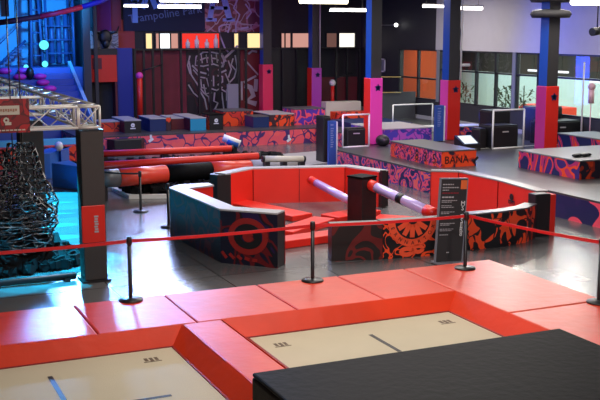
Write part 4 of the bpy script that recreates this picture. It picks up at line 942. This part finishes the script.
# curved red ribbon duct
cp = [PY(-6, 23.5, 34), PY(15, 20.5, 34), PY(40, 16.5, 34), PY(62, 12, 34), PY(82, 7, 34), PY(100, 1.5, 34), PY(116, -6, 34)]
rb = thing('red_duct', 'long curved red and dark band hanging across the top left', 'duct', tuple(cp[3]))
part('dark_section', MB().tube(cp[:3], .09, 10), mat('dark_duct', (.03, .01, .05), .5), rb); part('red_section', MB().tube(cp[2:5], .085, 10), mat('red_duct_paint', (.75, .03, .06), .4), rb); part('blue_section', MB().tube(cp[4:], .085, 10), mat('violet_duct_paint', (.05, .03, .3), .5), rb)
for p in (cp[1], cp[4]): part('hanger', MB().tube([p, (p.x, p.y, 6.3)], .012, 6), M['blackmetal'], rb)
single('steel_post', MB().box(PY(1, 10, 36).x, PY(8.5, 10, 36).x, 35.9, 36.15, 4.85, 6.3), M['coldark'], 'dark beam end hanging from the ceiling at the top left corner', 'post', 'dark posts beside the blue steps')

# ================================================================ CEILING LAMPS
LP = [(124, 148, 6, 36, .035, 'tube', 'leftmost short ceiling tube before the navy banner'), (158, 201, 7, 33, .04, 'tube', 'long ceiling tube crossing the navy banner'),
      (160, 218, .8, 31, .045, 'tube', 'bright ceiling tube at the top edge above the banner'), (300, 347, 1, 30, .09, 'tubewarm', 'warm wide ceiling lamp at the top edge near the centre'),
      (330, 368, 10.5, 36, .04, 'tube', 'ceiling tube left of the blue-lit column shaft'), (423, 444, 6.5, 34, .04, 'tube', 'short ceiling tube left of the red padded column shaft'),
      (458, 482, 8.2, 31, .06, 'tube', 'thick short ceiling tube by the grey side wall'), (572, 606, 2.2, 22, .08, 'tube', 'large ceiling tube at the top right corner')]
for a_, b_, py, Y, r, mm, lab in LP:
    p, q_ = PY(a_, py, Y), PY(b_, py, Y); z = (p.z + q_.z) / 2; p.z = q_.z = z
    t = thing('ceiling_tube_lamp', lab, 'lamp', tuple((p + q_) / 2), 0, 'fluorescent ceiling lamps')
    part('tube', MB().tube([p, q_], r, 12), M[mm], t)
    part('housing', MB().box(p.x, q_.x, Y - r * 1.2, Y + r * 1.2, z + r, z + r + .05), M['white'], t)
    for u in (.15, .85):
        c_ = p.lerp(q_, u); part('hanger', MB().tube([(c_.x, Y, z + r + .05), (c_.x, Y, 6.3)], .008, 5), M['blackmetal'], t)

# ================================================================ SMALL THINGS AT THE RIGHT BACK
p = PX(461, 29, XR); t = thing('wall_lamp', 'small dark wall lamp with a bright top on the grey side wall', 'lamp', tuple(p))
part('body', MB().sphere((XR - .12, p.y, p.z - .15), (.12, .16, .22), 12), M['black'], t); part('bulb', MB().sphere((XR - .14, p.y, p.z + .12), .07, 10), emis('lamp_bulb', (.9, .9, 1), 1.5), t)
p = PX(401, 25, XR); t = thing('wall_lamp', 'tiny bright wall lamp on a thin bracket at the dark wall', 'lamp', tuple(p))
part('bulb', MB().sphere((XR - .25, p.y, p.z), .09, 10), emis('small_bulb', (1, 1, .95), 3), t); part('bracket', MB().tube([(XR, p.y + .05, p.z), (XR - .2, p.y + .05, p.z), (XR - .2, p.y + 1.5, p.z)], .015, 6), M['greyink'], t)
p = PX(382, 65, XR); f_ = thing('picture_frame', 'small white framed notice on the dark wall', 'picture', (XR, p.y, p.z))
a_ = .33; zc = p.z
part('frame', MB().box(XR - .03, XR - .002, p.y - a_, p.y - a_ + .09, zc - .32, zc + .3).box(XR - .03, XR - .002, p.y + a_ - .09, p.y + a_, zc - .32, zc + .3).box(XR - .03, XR - .002, p.y - a_, p.y + a_, zc + .24, zc + .3).box(XR - .03, XR - .002, p.y - a_, p.y + a_, zc - .32, zc - .26), M['ink'], f_)
part('sheet', MB().box(XR - .02, XR - .002, p.y - a_ + .09, p.y + a_ - .09, zc - .26, zc + .24), M['mull'], f_)
cab = thing('dark_partition', 'dark grey low partition with brass ropes behind the pink-lit column', 'partition', (21.5, 39, .6))
part('panel', MB().box(20.75, 22.8, 38.6, 38.8, .6, 1.75), mat('slate_panel', (.06, .06, .07), .6), cab)
for py in (77, 92.5):
    a_, b_ = PY(380, py, 38.5), PY(401, py, 38.5); part('rope', MB().tube([a_, b_], .022, 6), M['rope'], cab)
    part('rope_post', MB().box(a_.x - .02, a_.x + .02, 38.48, 38.52, 1.75, a_.z + .02), M['blackmetal'], cab)
single('counter', MB().box(26.0 - 1.0, 26.0 - .2, 31.5, 34.0, .55, 1.45), M['redchair'], 'red counter inside the lit room behind the windows', 'counter', bev=.02)
single('counter', MB().box(25.2, 25.8, 34.2, 34.8, .55, 1.3), M['redchair'], 'small red seat block inside the lit room, left of the counter', 'seat', bev=.02)
def plant(px, x, label, sc_=1):
    y = PX(px, 90, x).y; t = thing('potted_plant', label, 'plant', (x, y, .55), 0, 'plants in the lit room')
    part('pot', MB().lathe((x, y, .55), [(.001, 0), (.14, 0), (.2, .35), (.001, .35)], 14), M['coldark'], t)
    lf = MB(); r_ = random.Random(px)
    for i in range(60):
        c_ = Vector((x, y, 1.0 + r_.random() * .95 * sc_)) + Vector((r_.uniform(-.4, .4), r_.uniform(-.4, .4), 0))
        R = Matrix.Rotation(r_.uniform(0, 6), 3, 'Z') @ Matrix.Rotation(r_.uniform(-1, 1), 3, 'X'); lf.obox(c_, (.035, .14, .004), R)
    part('leaves', lf, M['foliage'], t); part('stem', MB().tube([(x, y, .8), (x, y, 1.9 * sc_)], .02, 6), M['foliage'], t)
plant(466, 24.4, 'dark leafy plant at the left window of the lit room', 1.15)
plant(506, 26.5, 'small leafy plant behind the window beside the grey post')
plant(524, 24.0, 'tall dark plant behind the window left of the nearest column', 1.2)
# interior lamps seen through windows
for px, py in ((535, 70.5), (563, 72), (598, 82)):
    p = PX(px, py, 25.5)
    t = thing('interior_lamp', {535: 'white strip lamp behind the window left of the nearest column', 563: 'white strip lamp behind the window right of the nearest column', 598: 'white strip lamp behind the rightmost window'}[px], 'lamp', tuple(p), 0, 'strip lamps in the lit room')
    part('strip', MB().box(25.4, 25.5, p.y - .35, p.y + .35, p.z - .04, p.z + .04), EM['w'], t)
    part('hanger', MB().tube([(25.45, p.y, p.z + .04), (25.45, p.y, 3.995)], .012, 6), M['blackmetal'], t)
